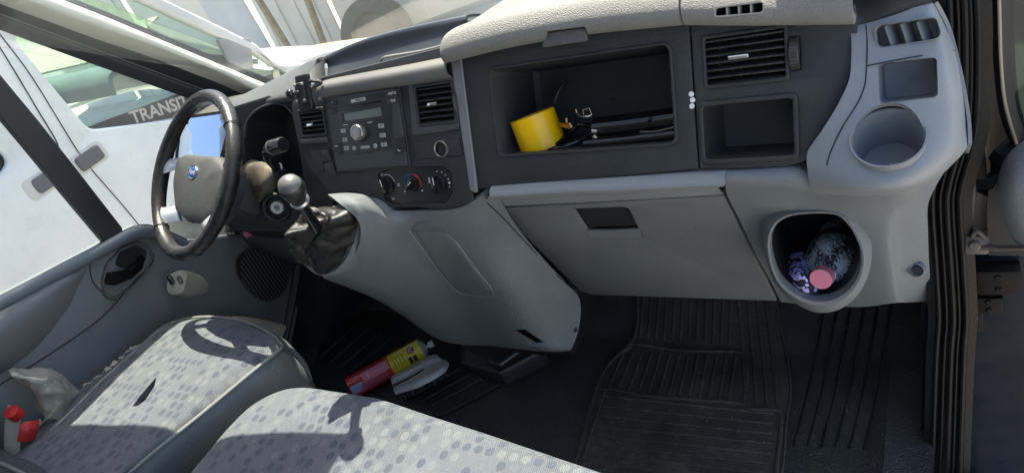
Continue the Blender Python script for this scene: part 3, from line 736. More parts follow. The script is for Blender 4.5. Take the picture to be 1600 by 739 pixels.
b = B(); b.box(FF, -.172, -.100, -.020, -.010, 0, .003, .001); b.done('vent_sill', mat('slate_plastic'), db)
thumb(.2035, .2095, .004, .044)
# lighter socket
cx, cy = fp(FF, 691, 233)
part('socket_plate', plate([fillet(F2((646, 225), (718, 216), (723, 243), (652, 250)), .004)], FF, .003, .001, .002), BLACK, db)
o = part('lighter_socket', lathe([(.0105, -.02), (.011, .004), (.0125, .006), (.0145, .005), (.0155, .001), (.0155, -.001)], FF @ Matrix.Translation((cx, cy, .0)), 32), mat('socket_metal', (.30, .28, .25), .3, metal=.9), db)
part('socket_well', lathe([(1e-4, .001), (.0108, .001), (.0108, .0035), (.0100, .0036), (.0098, .0012), (1e-4, .0012)], FF @ Matrix.Translation((cx, cy, .001)), 24), BLACK2, o)
# switches left of the vents, slot line
b = B()
for p in (((486, 236), (502, 234), (508, 268), (493, 272)), ((500, 235), (514, 233), (520, 252), (505, 255)), ((506, 257), (521, 254), (527, 276), (513, 280))):
    b.add(plate([fillet(F2(*p), .002)], FF, .004, .001, .003))
b.done('switch_blank', BLACK, db)
b = B(); b.add(tube([wF(*fp(FF, 528, 272), .0005), wF(*fp(FF, 569, 271), .0005)], .0008, 6, sub=1)); b.done('card_slot', GLOSSB, db)
# --- radio
RADM = mat('radio_plastic', (.038, .043, .045), .4, bump=.15, bscale=900, var=.08)
RADB = mat('radio_bezel', (.02, .022, .024), .4)
BTN = mat('button_grey', (.30, .31, .31), .4)
rd = part('radio', plate([rect(-.0875, -.078, .0905, .0655, .003)], FF, .02, .0015, .0045), RADB, db)
part('radio_face', dome(rect(-.084, -.074, .087, .062, .004), FF, [(1, .003), (1, .006), (.985, .008), (.02, .008)]), RADM, rd)
H = .008
def rp(u, v): return fp(FF, u, v, H)
def rpoly(*p, r=.001): return fillet(fps(FF, p, H), r)
part('cd_bezel', plate([rpoly((527, 163), (613, 143), (616, 232), (560, 243), (543, 240), (531, 200), r=.004)], FF, .002, .0008, H+.0008), mat('radio_mid', (.026, .029, .031), .35), rd)
part('cd_slot', plate([rpoly((531, 171), (596, 157), (596.5, 160), (531.5, 174.5), r=.0005)], FF, .0012, .0003, H+.0016), GLOSSB, rd)
part('top_bar', plate([rpoly((528, 160), (600, 145), (601, 153), (529, 168))], FF, .0015, .0005, H+.0014), RADB, rd)
part('cd_badge', plate([rpoly((549, 156.5), (571.5, 152), (572.5, 157.5), (550, 162))], FF, .0015, .0005, H+.0022), mat('badge_silver', (.5, .51, .5), .35, metal=.4), rd)
part('cd_badge_text', text('6000CD', FF, *fp(FF, 561, 157, H+.002), .0052, .0003, H+.0022), BLACK2, rd)
part('display', plate([rpoly((538, 179), (595, 168.5), (597, 182), (540, 190), r=.001)], FF, .0012, .0004, H+.0016), mat('lcd', (.13, .16, .15), .2, var=.05), rd)
b = B(); b.add(plate([rpoly((531, 179), (537, 178), (539, 191), (533, 193))], FF, .0016, .0005, H+.0016)); b.done('eject_button', RADB, rd)
x, y = rp(564, 207)
GK = FF @ Matrix.Translation((x, y, H))
part('volume_knob', lathe([(1e-4, -.001), (.0150, -.001), (.0150, .011), (.0135, .0135), (.0105, .0140), (.010, .0125), (1e-4, .0128)], GK, 40), mat('knob_silver', (.33, .33, .32), .28, metal=.85, var=.1), rd)
part('knob_ring', lathe([(.0165, -.001), (.0185, .0), (.0175, .0025), (.0155, .002), (.0152, -.001)], GK, 40), BLACK2, rd)
n = 0
for (u, v, wd, hh, tx) in ((537, 205, .0115, .0075, '1'), (539.5, 219, .0115, .0075, '2'), (542, 232, .0115, .0075, '3'), (596, 197.5, .013, .0075, '4'), (598.5, 212, .0135, .0075, '5'), (600.5, 226.5, .0135, .0075, '6'), (571, 230.5, .0215, .0055, '')):
    x, y = rp(u, v)
    o = part('preset_button' if tx else 'seek_bar', dome(rect(x-wd/2, y-hh/2, x+wd/2, y+hh/2, .0012, 3), FF, [(1, H-.0005), (1, H+.0012), (.92, H+.002), (.02, H+.002)]), BTN, rd)
    n += 1
b = B()
for (u, v, tx) in ((537, 205, '1'), (539.5, 219, '2'), (542, 232, '3'), (596, 197.5, '4'), (598.5, 212, '5'), (600.5, 226.5, '6')):
    b.add(text(tx, FF, *rp(u, v), .006, .0003, H+.002))
b.done('button_numbers', BLACK2, rd)
for (u, v) in ((554, 232), (587, 228.5)):
    part('round_button', disc(FF, *rp(u, v), .0042, H, H+.0022, .0006, 20), BTN, rd)
b = B()
for p in (((511, 159), (526, 156), (527, 165), (513, 168)), ((512, 170), (527, 167), (528, 177), (514, 180)), ((603, 143), (623, 139), (624.5, 149), (604, 153)), ((604, 155), (624.5, 151), (626, 161), (606, 164)), ((519, 226), (533, 223), (534.5, 232), (521, 235)), ((521.5, 238), (535, 235), (537, 243), (524, 247)), ((611, 218), (631, 214), (633, 225), (613, 229)), ((613, 231), (633, 227), (635, 238), (615, 242))):
    b = B(); b.add(plate([rpoly(*p)], FF, .002, .0006, H+.0012)); b.done('corner_button', RADB, rd)
b = B()
for s_, u, v, z in (('AUTO', 613, 146.5, .0062), ('CLK', 614.5, 158, .0062)):
    b.add(text(s_, FF, *fp(FF, u, v, H+.001), z, .0003, H+.0013))
for u, v, wd in ((526, 229, .008), (519, 161, .003), (578, 192, .012), (540, 196, .010), (567, 194, .006)):
    x, y = fp(FF, u, v, H+.001); b.add(plate([rect(x-wd/2, y-.0005, x+wd/2, y+.0005)], FF, .0004, .0001, H+.0017))
b.add(arc(FF, *fp(FF, 624, 234, H+.001), .0028, .0013, PI*1.0, PI*1.7, H+.0012, H+.0016, 8))
b.done('printed_legend', WHITE, rd)
# --- heater controls
hc = part('heater_panel', well(hv, FF, .005, .985), mat('heater_black', (.016, .017, .019), .35, var=.1), db)
def dial(u, v, ang, r=.0165):
    x, y = fp(FF, u, v, -.003); G = FF @ Matrix.Translation((x, y, -.005))
    d_ = part('heater_dial', lathe([(1e-4, 0), (r, 0), (r-.0006, .004), (r-.002, .005), (1e-4, .005)], G, 40), GLOSSB, db)
    G2_ = G @ Matrix.Rotation(ang, 4, 'Z')
    part('dial_grip', dome(fillet([(-.0045, -r+.002), (.0045, -r+.002), (.0052, r-.002), (-.0052, r-.002)], .003), G2_, [(1, .004), (1, .010), (.85, .014), (.55, .0145)]), GLOSSB, d_)
    b_ = B(); b_.box(G2_, -.0006, .0006, 0, r-.003, .0144, .0150); b_.done('pointer', WHITE, d_)
    return x, y, r
HZ = -.0047
lw = mat('legend_white', (.55, .55, .55), .5); lr = mat('legend_red', (.5, .03, .02), .5); lb = mat('legend_blue', (.03, .08, .4), .5)
x1, y1, r = dial(604, 291, .25); x2, y2, _ = dial(644, 289, -.9, .013); x3, y3, _ = dial(685, 288.5, .12)
b = B(); b.add(arc(FF, x1, y1, .0205, .0012, .3, 1.7, HZ, HZ+.0004)); b.add(arc(FF, *fp(FF, 620, 290, 0), .0022, .0014, 0, 6.2, HZ, HZ+.0004)); b.add(arc(FF, *fp(FF, 594, 274, 0), .0022, .0012, 0, 6.2, HZ, HZ+.0004)); b.add(arc(FF, *fp(FF, 612, 311, 0), .0025, .0013, 2.6, 6.4, HZ, HZ+.0004))
for a, rr in ((1.6, .0012), (1.15, .0012), (.75, .0012), (.35, .0014), (.05, .0024), (-.25, .0014)):
    b.add(disc(FF, x3+.0225*math.cos(a), y3+.0225*math.sin(a), rr, HZ-.001, HZ+.0004, .0001, 12))
b.add(plate([rect(x3-.0215, y3+.002, x3-.0185, y3+.0125, .0005)], FF, .001, .0002, HZ+.0006)); b.add(disc(FF, x2-.0205, y2-.012, .0015, HZ-.001, HZ+.0004, .0001, 12)); b.add(disc(FF, x2+.0195, y2-.012, .0018, HZ-.001, HZ+.0004, .0001, 12))
b.done('heater_legend', lw, hc)
part('cold_arc', arc(FF, x2, y2, .0185, .0022, 1.5, 3.1, HZ, HZ+.0005), lb, hc); part('hot_arc', arc(FF, x2, y2, .0185, .0022, -.35, 1.45, HZ, HZ+.0005), lr, hc)
# --- satin hood strip above the radio
def sweepF(pts_lo, prof):
    pass
lo = [(498, 156), (503, 152), (560, 142), (630, 131), (700, 119)]
rowsH = []
for (du, dv, h, dy) in ((0, 0, .012, 0), (0, -4, .017, 0), (0, -12, .015, .008), (0, -21, .0, .035), (0, -25, -.03, .06)):
    r_ = []
    for i, (u, v) in enumerate(lo):
        x, y = fp(FF, u+du, v, 0)
        r_.append(None)
    rowsH.append(r_)
base = [Vector((*fp(FF, u, v, .012), 0)) for u, v in lo]
prof = [(-.004, .004), (0, .014), (.010, .018), (.020, .014), (.030, -.004), (.036, -.03), (.036, -.055)]    # (up along the face, out from the face)
HS = []
for (a, h) in prof:
    r_ = []
    for i, p in enumerate(base):
        k = (.72 if i == 0 else 1)
        r_.append(FF @ Vector((p.x+(.004 if i == 0 else 0), p.y+a*k*(1+.10*i/4), h*(1 if i else .6))))
    HS.append(r_)
part('hood_strip', patch(HS, 6, .004, (0, -1, 2)), mat('satin_hood', (.13, .125, .115), .45, bump=.3, bscale=800, var=.1, dust=.1), db)
# --- dark open tray in the dash top and its raised arched lid
TL = [(507, 93, .17), (560, 70, .18), (620, 53, .185), (680, 40, .18), (728, 31, .16)]
BL = [(509, 130, .13), (570, 118, .14), (630, 104, .14), (680, 92, .135), (726, 80, .12)]
tl = [oY(*p) for p in TL]; bl_ = [oY(*p) for p in BL]
part('tray_lid', patch([[p+Vector((0, .05, -.012)) for p in tl], [p+Vector((0, .012, .003)) for p in tl], tl, [a.lerp(c, .45)+Vector((0, .01, 0)) for a, c in zip(tl, bl_)], bl_], 6, .004), mat('lid_slate', (.045, .05, .058), .35, bump=.2, bscale=900, var=.15), db)
part('tray_well', patch([bl_, [p+Vector((0, -.03, -.045)) for p in bl_], [oY(u, v, .06) for u, v in ((508, 156), (560, 146), (630, 134), (690, 121), (726, 112))]], 5, .004), BLACK2, db)
b = B(); q = [oY(*p) for p in ((592, 105, .13), (598, 92, .132), (612, 88, .134), (660, 80, .134), (712, 66, .13))]
b.add(tube(q, .004, 8, flat=.5)); q2 = [oY(*p) for p in ((585, 116, .12), (592, 105, .13))]; b.add(tube(q2, .005, 8, sub=2, flat=.5)); b.done('tray_divider', mat('satin_hood'), db)
part('tray_side', patch([[oY(506, 94, .165), oY(490, 106, .13), oY(480, 122, .09)], [oY(510, 132, .13), oY(502, 134, .10), oY(498, 150, .05)]], 5, .004), PADG, db)
# --- padded top over the storage shelf
pprof = [(.000, .004), (-.004, .022), (.006, .034), (.022, .035), (.040, .024), (.052, -.005)]       # up, out
xs = [(.200, .55), (.207, .86), (.232, 1), (.33, 1.04), (.45, 1.03), (.600, 1.0)]
def pad(xs, tilt=lambda x: 0):
    R_ = []
    for (a, h) in pprof:
        R_.append([FF @ Vector((x, .092+tilt(x)+a*k, h*k)) for x, k in xs])
    tops = [[Vector((x, yy, .972+tilt(x)*.9-(yy-.03)*.12-(1-k)*.06)) for x, k in xs] for yy in (.10, .25, .45, .62)]
    return R_+tops
tl_ = lambda x: .010*math.sin(PI*min(1, max(0, (x-.2)/.42)))+(-.028*max(0, (x-.6)/.2))
me = patch(pad(xs, tl_), 8, .01, (0, -1, 3))
rc = [FF @ Vector((*fp(FF, u, v, .034), .02)) for u, v in ((843, 82), (852, 50), (914, 42), (919, 70))]
rco = [FF @ Vector((*fp(FF, u, v, .034), .05)) for u, v in ((843, 82), (852, 50), (914, 42), (919, 70))]
me = cut(me, [loft([rc, rco], cap0=True, cap1=True)])
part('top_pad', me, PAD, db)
hq = fps(FF, ((845, 76), (853, 52), (913, 44), (918, 65)), .026)
part('shelf_handle', plate([fillet(hq, .004)], FF, .006, .002, .026), mat('dusty_slate', (.09, .09, .088), .5, bump=.3, bscale=500, dust=.4, var=.1), db)
me = patch(pad([(.603, 1.0), (.68, 1), (.74, .99), (.806, .95)], tl_), 8, .01, (0, -1, 3))
def onpad(u, v): return fp(FF, u, v, .034)
vt = fillet([fp(FF, *q, .034) for q in ((1118, 14), (1192, 4), (1193, 20), (1117, 27))], .004)
P0 = FF @ Vector((0, 0, .0)); 
me = cut(me, [loft([lift(FF, vt, -.01), lift(FF, vt, .06)], cap0=True, cap1=True)])
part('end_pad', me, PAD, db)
tv = part('demister_vent', plate([scl(vt, (1.07, 1.3)), scl(vt, (.97, .93))], FF, .006, .002, .036), mat('pale_pad_trim', (.30, .28, .24), .5), db, 'small demister vent in the pad')
part('vent_pocket', well(scl(vt, .99), FF, .03, .96, h=.03), BLACK2, tv)
xs0 = min(p[0] for p in vt); xs1 = max(p[0] for p in vt); ys0 = min(p[1] for p in vt); ys1 = max(p[1] for p in vt)
for k in range(1, 4):
    xx = xs0+(xs1-xs0)*k/4; b = B(); b.box(FF, xx-.0012, xx+.0012, ys0+.001, ys1-.001, .018, .034, .0004); b.done('fin', mat('pale_pad_trim'), tv)
# dark shoulder behind the passenger end
part('end_shoulder', patch([[oY(1330, 34, .03), oY(1352, 36, .032), oY(1400, 20, .035), oY(1456, 4, .04)], [oY(1320, 12, .07), oY(1350, 20, .07), oY(1400, 4, .07), oY(1460, -14, .07)], [oY(1320, -20, .3), oY(1350, -20, .3), oY(1400, -30, .3), oY(1470, -45, .3)]], 5, .006), BLACK, db)
# --- ledge under the fascias
RN = frame(RIDGE, (1, 0, 0), (0, -.906, .2))
lu = [(768, 291), (860, 284), (980, 277), (1134, 268)]; ld = [(776, 323), (880, 318), (1000, 312), (1131, 304)]
U = [Vector(wF(*fp(FF, u, v), .0)) for u, v in lu]
Dn = [pl(u, v, RIDGE, (0, -.906, -.423)) for u, v in ld]
part('ledge', patch([[p+Vector((0, .01, .0)) for p in U], [p+Vector((0, -.008, -.002)) for p in U], [p+Vector((0, -.019, -.012)) for p in U], [p+Vector((0, -.02, .028)) for p in Dn], [p+Vector((0, -.006, .004)) for p in Dn], [p+Vector((0, .012, .002)) for p in Dn]], 5, .004), GREYL, db)
# --- glovebox door
gq = G2((777, 327), (1130, 307), (1214, 471), (925, 461), (905, 455))
gl = fillet(gq, [.006, .006, .004, .01, .01])
hq = fillet(G2((893, 327), (972, 324), (982, 326), (1006, 374), (930, 377)), [.004, .006, .006, .012, .014])
gb_ = part('glovebox_door', plate([gl, hq], GG, .012, .0025, .0), GREY2, db)
part('latch_recess', well(hq, GG, .02, .93, dy=.004), GREY2, gb_)
part('latch_lever', plate([fillet(G2((899, 330), (974, 327), (996, 357), (916, 359)), .004)], GG, .004, .0015, -.004), BLACK2, gb_)
part('latch_lip', patch([[GG @ Vector((*p, .000)) for p in G2((915, 360), (955, 360), (998, 358))], [GG @ Vector((*p, .005)) for p in G2((922, 368), (960, 368), (1002, 367))], [GG @ Vector((*p, .001)) for p in G2((932, 376), (965, 376), (1006, 374))]], 4, .004), GREY2, gb_)
b = B(); b.box(GG, .205-.595, .04, gq[3][1]-.0, gq[0][1]+.02, -.03, -.014); b.done('glovebox_backing', BLACK2, db)
b = B(); b.box(I4, .20, .64, .17, .40, .36, .38, .003); b.done('glovebox_underside', BLACK2, db)
# --- centre console (freeform)
def Y(*p): return oY(*p)
CON = [
 [(512, 304, -.085), (545, 302, -.080), (575, 307, -.072), (606, 327, -.066), (660, 330, -.066), (722, 324, -.062), (772, 290, -.048)],
 [(530, 318, -.125), (555, 316, -.120), (585, 330, -.105), (618, 350, -.085), (665, 352, -.064), (728, 345, -.052), (784, 318, -.030)],
 [(562, 350, -.140), (572, 358, -.135), (592, 375, -.115), (625, 388, -.080), (678, 392, -.045), (748, 385, -.035), (812, 362, .000)],
 [(556, 395, -.150), (570, 402, -.140), (592, 412, -.112), (632, 424, -.070), (697, 430, -.020), (775, 424, -.028), (850, 406, .042)],
 [(520, 424, -.155), (548, 434, -.140), (582, 446, -.105), (640, 458, -.050), (714, 466, .000), (800, 462, -.020), (886, 444, .080)],
 [(505, 434, -.135), (545, 448, -.110), (590, 466, -.070), (655, 490, -.020), (730, 500, .018), (818, 500, -.005), (906, 470, .105)],
 [(530, 444, -.080), (565, 458, -.060), (612, 480, -.030), (672, 514, .010), (744, 524, .030), (836, 530, .008), (905, 510, .085)],
 [(560, 452, -.03), (590, 468, -.01), (630, 494, .01), (690, 532, .030), (765, 540, .040), (850, 548, .016), (893, 545, .050)],
 [(580, 458, .03), (610, 478, .04), (650, 500, .05), (705, 534, .06), (775, 541, .075), (856, 549, .045), (885, 549, .065)]]
con = patch([[Y(*p) for p in r] for r in CON], 8, .005)
sl_ = [oY(*p) for p in ((805, 516, -.05), (820, 515, -.05), (850, 535, -.04), (838, 536, -.04))]
sl2 = [oY(*p) for p in ((805, 516, .06), (820, 515, .06), (850, 535, .06), (838, 536, .06))]
con = cut(con, [loft([sl_, sl2], cap0=True, cap1=True)])
part('centre_console', con, GREY, db)
b = B(); b.box(I4, -.02, .17, .09, .35, .15, .40, .02); b.done('console_core', BLACK2, db)
# flap on the console, laid on its surface
from mathutils.bvhtree import BVHTree
bv = BVHTree.FromPolygons([v.co for v in con.vertices], [tuple(p.vertices) for p in con.polygons])
def onS(u, v, lift_=0.0, bvh=bv, dflt=-.03):
    d = ray(u, v).normalized(); h = bvh.ray_cast(CAM, d)
    if h[0] is None: return oY(u, v, dflt)
    n = h[1] if h[1].dot(d) < 0 else -h[1]
    return h[0]+n*lift_
fl_o = [(648, 362), (688, 362), (700, 366), (712, 378), (770, 459), (728, 458), (712, 452), (700, 440)]
fo = fillet(fl_o, [3, 6, 6, 6, 2, 10, 10, 10], 4)
cxy = (sum(p[0] for p in fo)/len(fo), sum(p[1] for p in fo)/len(fo))
lps = []
for s_, h in ((1.012, .0002), (1.005, -.002), (.995, -.001), (.985, .0022), (.95, .0028), (.7, .0028), (.4, .0028), (.02, .0028)):
    lps.append([onS(cxy[0]+(u-cxy[0])*s_, cxy[1]+(v-cxy[1])*s_, h) for u, v in fo])
fp_ = part('console_flap', loft(lps), GREY2, db)
part('finger_scoop', loft([[onS(u, v, h) for u, v in [(cx0+(a-cx0)*s_, cy0+(b_-cy0)*s_) for a, b_ in sc]] for cx0, cy0, sc in [(668, 356, fillet([(640, 362), (652, 347), (676, 345), (692, 352), (703, 366), (650, 363)], 5, 4))] for s_, h in ((1, .0003), (.95, .0012), (.02, .0012))]), mat('scoop_shadow_plastic', (.12, .13, .14), .5), fp_)
b = B(); b.add(tube([onS(u, v, .0008) for u, v in ((640, 362), (660, 390), (700, 442), (714, 455), (728, 460), (771, 461), (740, 415), (712, 376))], .0009, 6)); b.done('flap_gap', mat('gap_pale', (.30, .30, .29), .5), fp_)
# joint between the console and the glovebox
b = B(); b.add(tube([onS(u, v, .0006) for u, v in ((762, 318), (790, 345), (830, 388), (870, 430), (902, 458))], .0011, 6)); b.done('console_joint', BLACK2, db)
sc_ = onS(898, 515, .001)
part('screw', disc(frame(sc_, (1, 0, 0), (CAM-sc_)), 0, 0, .006, -.002, .0015), BLACK2, db)
lowlip = [onS(u, v, .0) for u, v in ((575, 458), (640, 496), (690, 528), (740, 537), (800, 542), (850, 547))]
# left pod side under the gear boot and around it
BR = [(476, 392, -.205), (482, 412, -.205), (500, 427, -.195), (522, 426, -.180), (545, 404, -.160), (558, 372, -.140), (562, 345, -.125), (550, 330, -.115), (525, 327, -.115), (505, 335, -.130), (490, 355, -.155), (480, 375, -.18)]
br = cr([oY(*p) for p in BR], 5, True)
cb = sum(br, Vector())/len(br)
pn = Vector((-.35, -.62, .70)).normalized()
PR = [(.97, .004), (1.0, .007), (1.06, .004), (1.13, -.010), (1.17, -.035), (1.12, -.075), (.98, -.12), (.8, -.16)]
part('gear_pod', loft([[cb+(p-cb)*s_+pn*h*.8+Vector((0, max(0, -h)*.8, 0)) for p in br] for s_, h in PR]), GREY, db)
part('pod_ring', loft([[cb+(p-cb)*s_+pn*h for p in br] for s_, h in ((.93, .0), (.95, .008), (.985, .011), (1.015, .008), (1.02, .0))]), BLACK, db)
# gear lever
gl_ = thing('gear_lever', 'gear lever with silver-topped knob and worn black leather gaiter', 'gear lever', cb)
neck = oY(492, 352, -.185)
random.seed(3)
rings = []
for j in range(15):
    t = j/14; c_ = cb.lerp(neck, t)+pn*(.020*math.sin(PI*min(1, t*1.2)))
    s_ = 1; s_ = [.97, 1.0, .95, .86, .76, .68, .63, .60, .57, .53, .47, .39, .30, .21, .15][j] if t < 1 else .13
    ring = []
    for i, p in enumerate(br):
        a = 2*PI*i/len(br)
        fold = 1+.16*math.sin(t*15+math.sin(a*2)*1.6)*math.sin(PI*t)+.13*math.sin(a*4+t*7)*math.sin(PI*t)+.12*noise.noise(p*30+Vector((0, 0, t*5)))
        ring.append(c_+(p-cb)*s_*fold+pn*(.012*math.sin(PI*t))*(1+.5*math.sin(a*3+1)))
    rings.append(ring)
me = loft(rings, cap1=True); bm = bmesh.new(); bm.from_mesh(me); bmesh.ops.subdivide_edges(bm, edges=bm.edges[:], cuts=2, use_grid_fill=True, smooth=1); bm.normal_update()
for v_ in bm.verts:
    q_ = v_.co*26+Vector((3, 1, 7)); rd_ = (1-abs(noise.noise(Vector((q_.x, q_.y*.6, q_.z*1.3)))))**5; r2_ = (1-abs(noise.noise(v_.co*55)))**4
    v_.co -= v_.normal*(.0042*rd_+.0014*r2_-.002)
bm.to_mesh(me); bm.free()
part('gaiter', me, mat('gaiter_leather', (.007, .007, .007), .45, bump=.12, bscale=250, vscale=30, col2=(.018, .016, .014), spec=.35), gl_)
kn = oY(458, 298, -.215); ax = (kn-neck).normalized()
part('shaft', tube([neck-ax*.02, neck.lerp(kn, .5), kn-ax*.018], [.011, .009, .009], 12, sub=2), GLOSSB, gl_)
GK = frame(kn, (1, 0, 0), ax)
part('knob', lathe([(1e-4, -.034), (.010, -.034), (.012, -.026), (.018, -.012), (.0215, .002), (.021, .012), (.0188, .0165)], GK, 36), mat('knob_black', (.02, .02, .02), .38, var=.2), gl_)
part('knob_cap', lathe([(.0190, .0160), (.0170, .0215), (.0125, .0265), (.007, .029), (1e-4, .0298)], GK, 36), mat('worn_silver', (.13, .13, .125), .45, metal=.1, var=.15), gl_)
part('knob_collar', lathe([(.0118, -.034), (.0155, -.033), (.0165, -.029), (.0145, -.025), (.012, -.026)], GK, 32), SILVER, gl_)
adopt(gl_)
# --- right hand end console
RC = [
 [(1326, 40, .034), (1372, 32, .034), (1410, 20, .036), (1445, 6, .042), (1462, 8, .05)],
 [(1330, 60, .018), (1380, 55, .020), (1420, 48, .022), (1462, 42, .028), (1480, 46, .05)],
 [(1330, 96, .000), (1382, 92, .002), (1425, 86, .004), (1470, 80, .008), (1492, 82, .03)],
 [(1326, 128, -.016), (1380, 128, -.014), (1425, 124, -.014), (1478, 118, -.006), (1500, 120, .02)],
 [(1306, 170, -.032), (1372, 166, -.030), (1425, 162, -.030), (1484, 158, -.018), (1506, 160, .01)],
 [(1282, 208, -.044), (1355, 208, -.050), (1425, 210, -.052), (1488, 205, -.038), (1510, 200, .0)],
 [(1262, 238, -.050), (1340, 250, -.074), (1420, 252, -.078), (1482, 240, -.055), (1512, 226, -.01)],
 [(1262, 268, -.062), (1335, 284, -.092), (1405, 284, -.094), (1462, 266, -.068), (1505, 240, -.02)],
 [(1266, 291, -.064), (1335, 298, -.090), (1400, 297, -.090), (1452, 282, -.062), (1490, 256, -.02)],
 [(1270, 304, -.050), (1335, 308, -.062), (1395, 306, -.062), (1440, 294, -.04), (1478, 268, .0)]]
rcm = patch([[Y(*p) for p in r] for r in RC], 8, .006)
bvr = BVHTree.FromPolygons([v.co for v in rcm.vertices], [tuple(p.vertices) for p in rcm.polygons])
cc = onS(1387, 216, 0, bvr)
cn = Vector((0, -.407, .914)); CF = frame(cc, (1, 0, 0), cn)
CR_ = .0385
cutc = lathe([(1e-4, -.06), (CR_-.001, -.06), (CR_, .06), (1e-4, .06)], CF, 48)
pk = fillet([fp(FF, *q) for q in ((1372, 100), (1464, 90), (1466, 152), (1376, 162))], .006)
gr = fillet([fp(FF, *q) for q in ((1366, 42), (1462, 28), (1472, 60), (1371, 76))], .008)
pkw = [lift(FF, pk, -.08), lift(FF, pk, .08)]; grw = [lift(FF, gr, -.08), lift(FF, gr, .08)]
rcm = cut(rcm, [cutc, loft(pkw, cap0=True, cap1=True), loft(grw, cap0=True, cap1=True)])
ec_ = part('end_console', rcm, GREYL, db)
part('cup_holder', lathe([(1e-4, -.062), (CR_-.006, -.062), (CR_-.004, -.055), (CR_-.001, -.008), (CR_+.0012, .001), (CR_+.0035, .0012), (CR_+.0025, -.008), (CR_-.001, -.064), (1e-4, -.065)], CF, 56), GREYL, db)
part('cup_mark', disc(CF, .004, -.01, .012, -.062, -.0612), mat('dust_disc', (.38, .37, .34), .7), db)
pks = scl(pk, .99)
part('coin_pocket', loft([lift(FF, scl(pk, (1.06, 1.08)), -.001), lift(FF, scl(pk, (1.02, 1.03)), .003), lift(FF, pks, .0), [FF @ Vector((x+(.012 if x < .83 else 0), y, -.05)) for x, y in scl(pk, .9)], [FF @ Vector((x, y, -.054)) for x, y in scl(pk, .02)]]), GREYL, db)
sv = part('side_window_vent', loft([lift(FF, scl(gr, (1.05, 1.1)), .000), lift(FF, scl(gr, (1.02, 1.04)), .004), lift(FF, scl(gr, .985), .002), lift(FF, scl(gr, .93), -.028), lift(FF, scl(gr, .02), -.030)]), GREYL, db, 'pale side window vent in the end console')
gx0 = min(p[0] for p in gr); gx1 = max(p[0] for p in gr); gy0 = min(p[1] for p in gr); gy1 = max(p[1] for p in gr)
for k in (1, 2, 3):
    xx = gx0+(gx1-gx0)*(k/4+.01)
    b = B(); G = FF @ Matrix.Translation((xx, (gy0+gy1)/2, -.010)) @ Matrix.Rotation(.28, 4, 'Z') @ Matrix.Rotation(-.35, 4, 'Y'); b.box(G, -.0012, .0012, (gy0-gy1)*.48, (gy1-gy0)*.48, -.016, .011, .0005); b.done('fin', GREYL, sv)
b = B(); b.add(tube([onS(u, v, .0004, bvr) for u, v in ((1354, 104), (1400, 95), (1440, 88), (1490, 80))], .0008, 6))
b.add(tube([onS(u, v, .0004, bvr) for u, v in ((1353, 40), (1355, 70), (1354, 104), (1351, 135), (1340, 162), (1316, 200), (1298, 238), (1292, 260))], .0008, 6)); b.done('panel_gap', BLACK2, db)
# outer flank of the end console
part('end_flank', patch([[oY(1460, 6, .048), oY(1480, 46, .048), oY(1497, 110, .025), oY(1510, 180, .004), oY(1513, 226, -.012)], [oY(1462, 10, .09), oY(1484, 60, .10), oY(1500, 130, .10), oY(1512, 200, .09), oY(1508, 240, .05)]], 6, .004), GREYL, db)
# --- lower right apron with the bottle bin
AP = [
 [(1134, 258, -.030), (1180, 256, -.030), (1240, 250, -.020), (1284, 270, -.030), (1335, 285, -.04), (1395, 285, -.04), (1440, 270, -.020), (1474, 250, .010)],
 [(1134, 268, -.047), (1180, 266, -.047), (1240, 263, -.046), (1284, 290, -.058), (1335, 302, -.070), (1395, 302, -.070), (1440, 290, -.050), (1478, 264, -.010)],
 [(1134, 285, -.058), (1180, 286, -.058), (1236, 290, -.058), (1284, 308, -.052), (1335, 316, -.052), (1392, 316, -.050), (1428, 308, -.030), (1462, 292, .010)],
 [(1136, 305, -.030), (1182, 310, -.030), (1230, 318, -.026), (1284, 325, -.022), (1335, 332, -.024), (1388, 332, -.024), (1412, 330, -.004), (1450, 322, .040)],
 [(1156, 345, .022), (1188, 350, .022), (1230, 360, .020), (1284, 365, .016), (1335, 370, .010), (1386, 370, .004), (1404, 368, .030), (1450, 362, .060)],
 [(1182, 400, .080), (1204, 402, .078), (1240, 410, .070), (1284, 412, .060), (1340, 416, .046), (1390, 420, .036), (1408, 420, .062), (1452, 416, .090)],
 [(1204, 440, .126), (1222, 444, .122), (1250, 450, .110), (1290, 452, .100), (1345, 456, .080), (1396, 460, .066), (1414, 460, .092), (1455, 458, .118)],
 [(1220, 472, .160), (1236, 474, .156), (1260, 476, .145), (1295, 478, .134), (1345, 480, .110), (1396, 474, .084), (1416, 473, .106), (1456, 471, .136)]]
ap = patch([[Y(*p) for p in r] for r in AP], 7, .006)
hole = [(1207, 392), (1206, 365), (1214, 345), (1232, 332), (1260, 327), (1300, 327), (1318, 336), (1334, 358), (1344, 385), (1342, 415), (1326, 442), (1300, 458), (1270, 460), (1240, 447), (1218, 425)]
hc_ = cr([oY(u, v, .0) for u, v in hole], 5, True); hcc = sum(hc_, Vector())/len(hc_)
BD = Vector((-.10, .93, -.22)).normalized()     # direction the bin runs away from us
ap = cut(ap, [loft([[hcc+(p-hcc)*1.04-BD*.12 for p in hc_], [hcc+(p-hcc)*1.04+BD*.3 for p in hc_]], cap0=True, cap1=True)])
part('lower_apron', ap, GREY, db)
def ringat(s_, d_, dz=0.0, ex_=1.0):
    out = []
    for p in hc_:
        q = p-hcc; low = max(0, -q.z/.07)
        out.append(hcc+Vector((q.x*s_*ex_, q.y*s_, q.z*s_-low*dz))+BD*d_)
    return out
shift = -.018
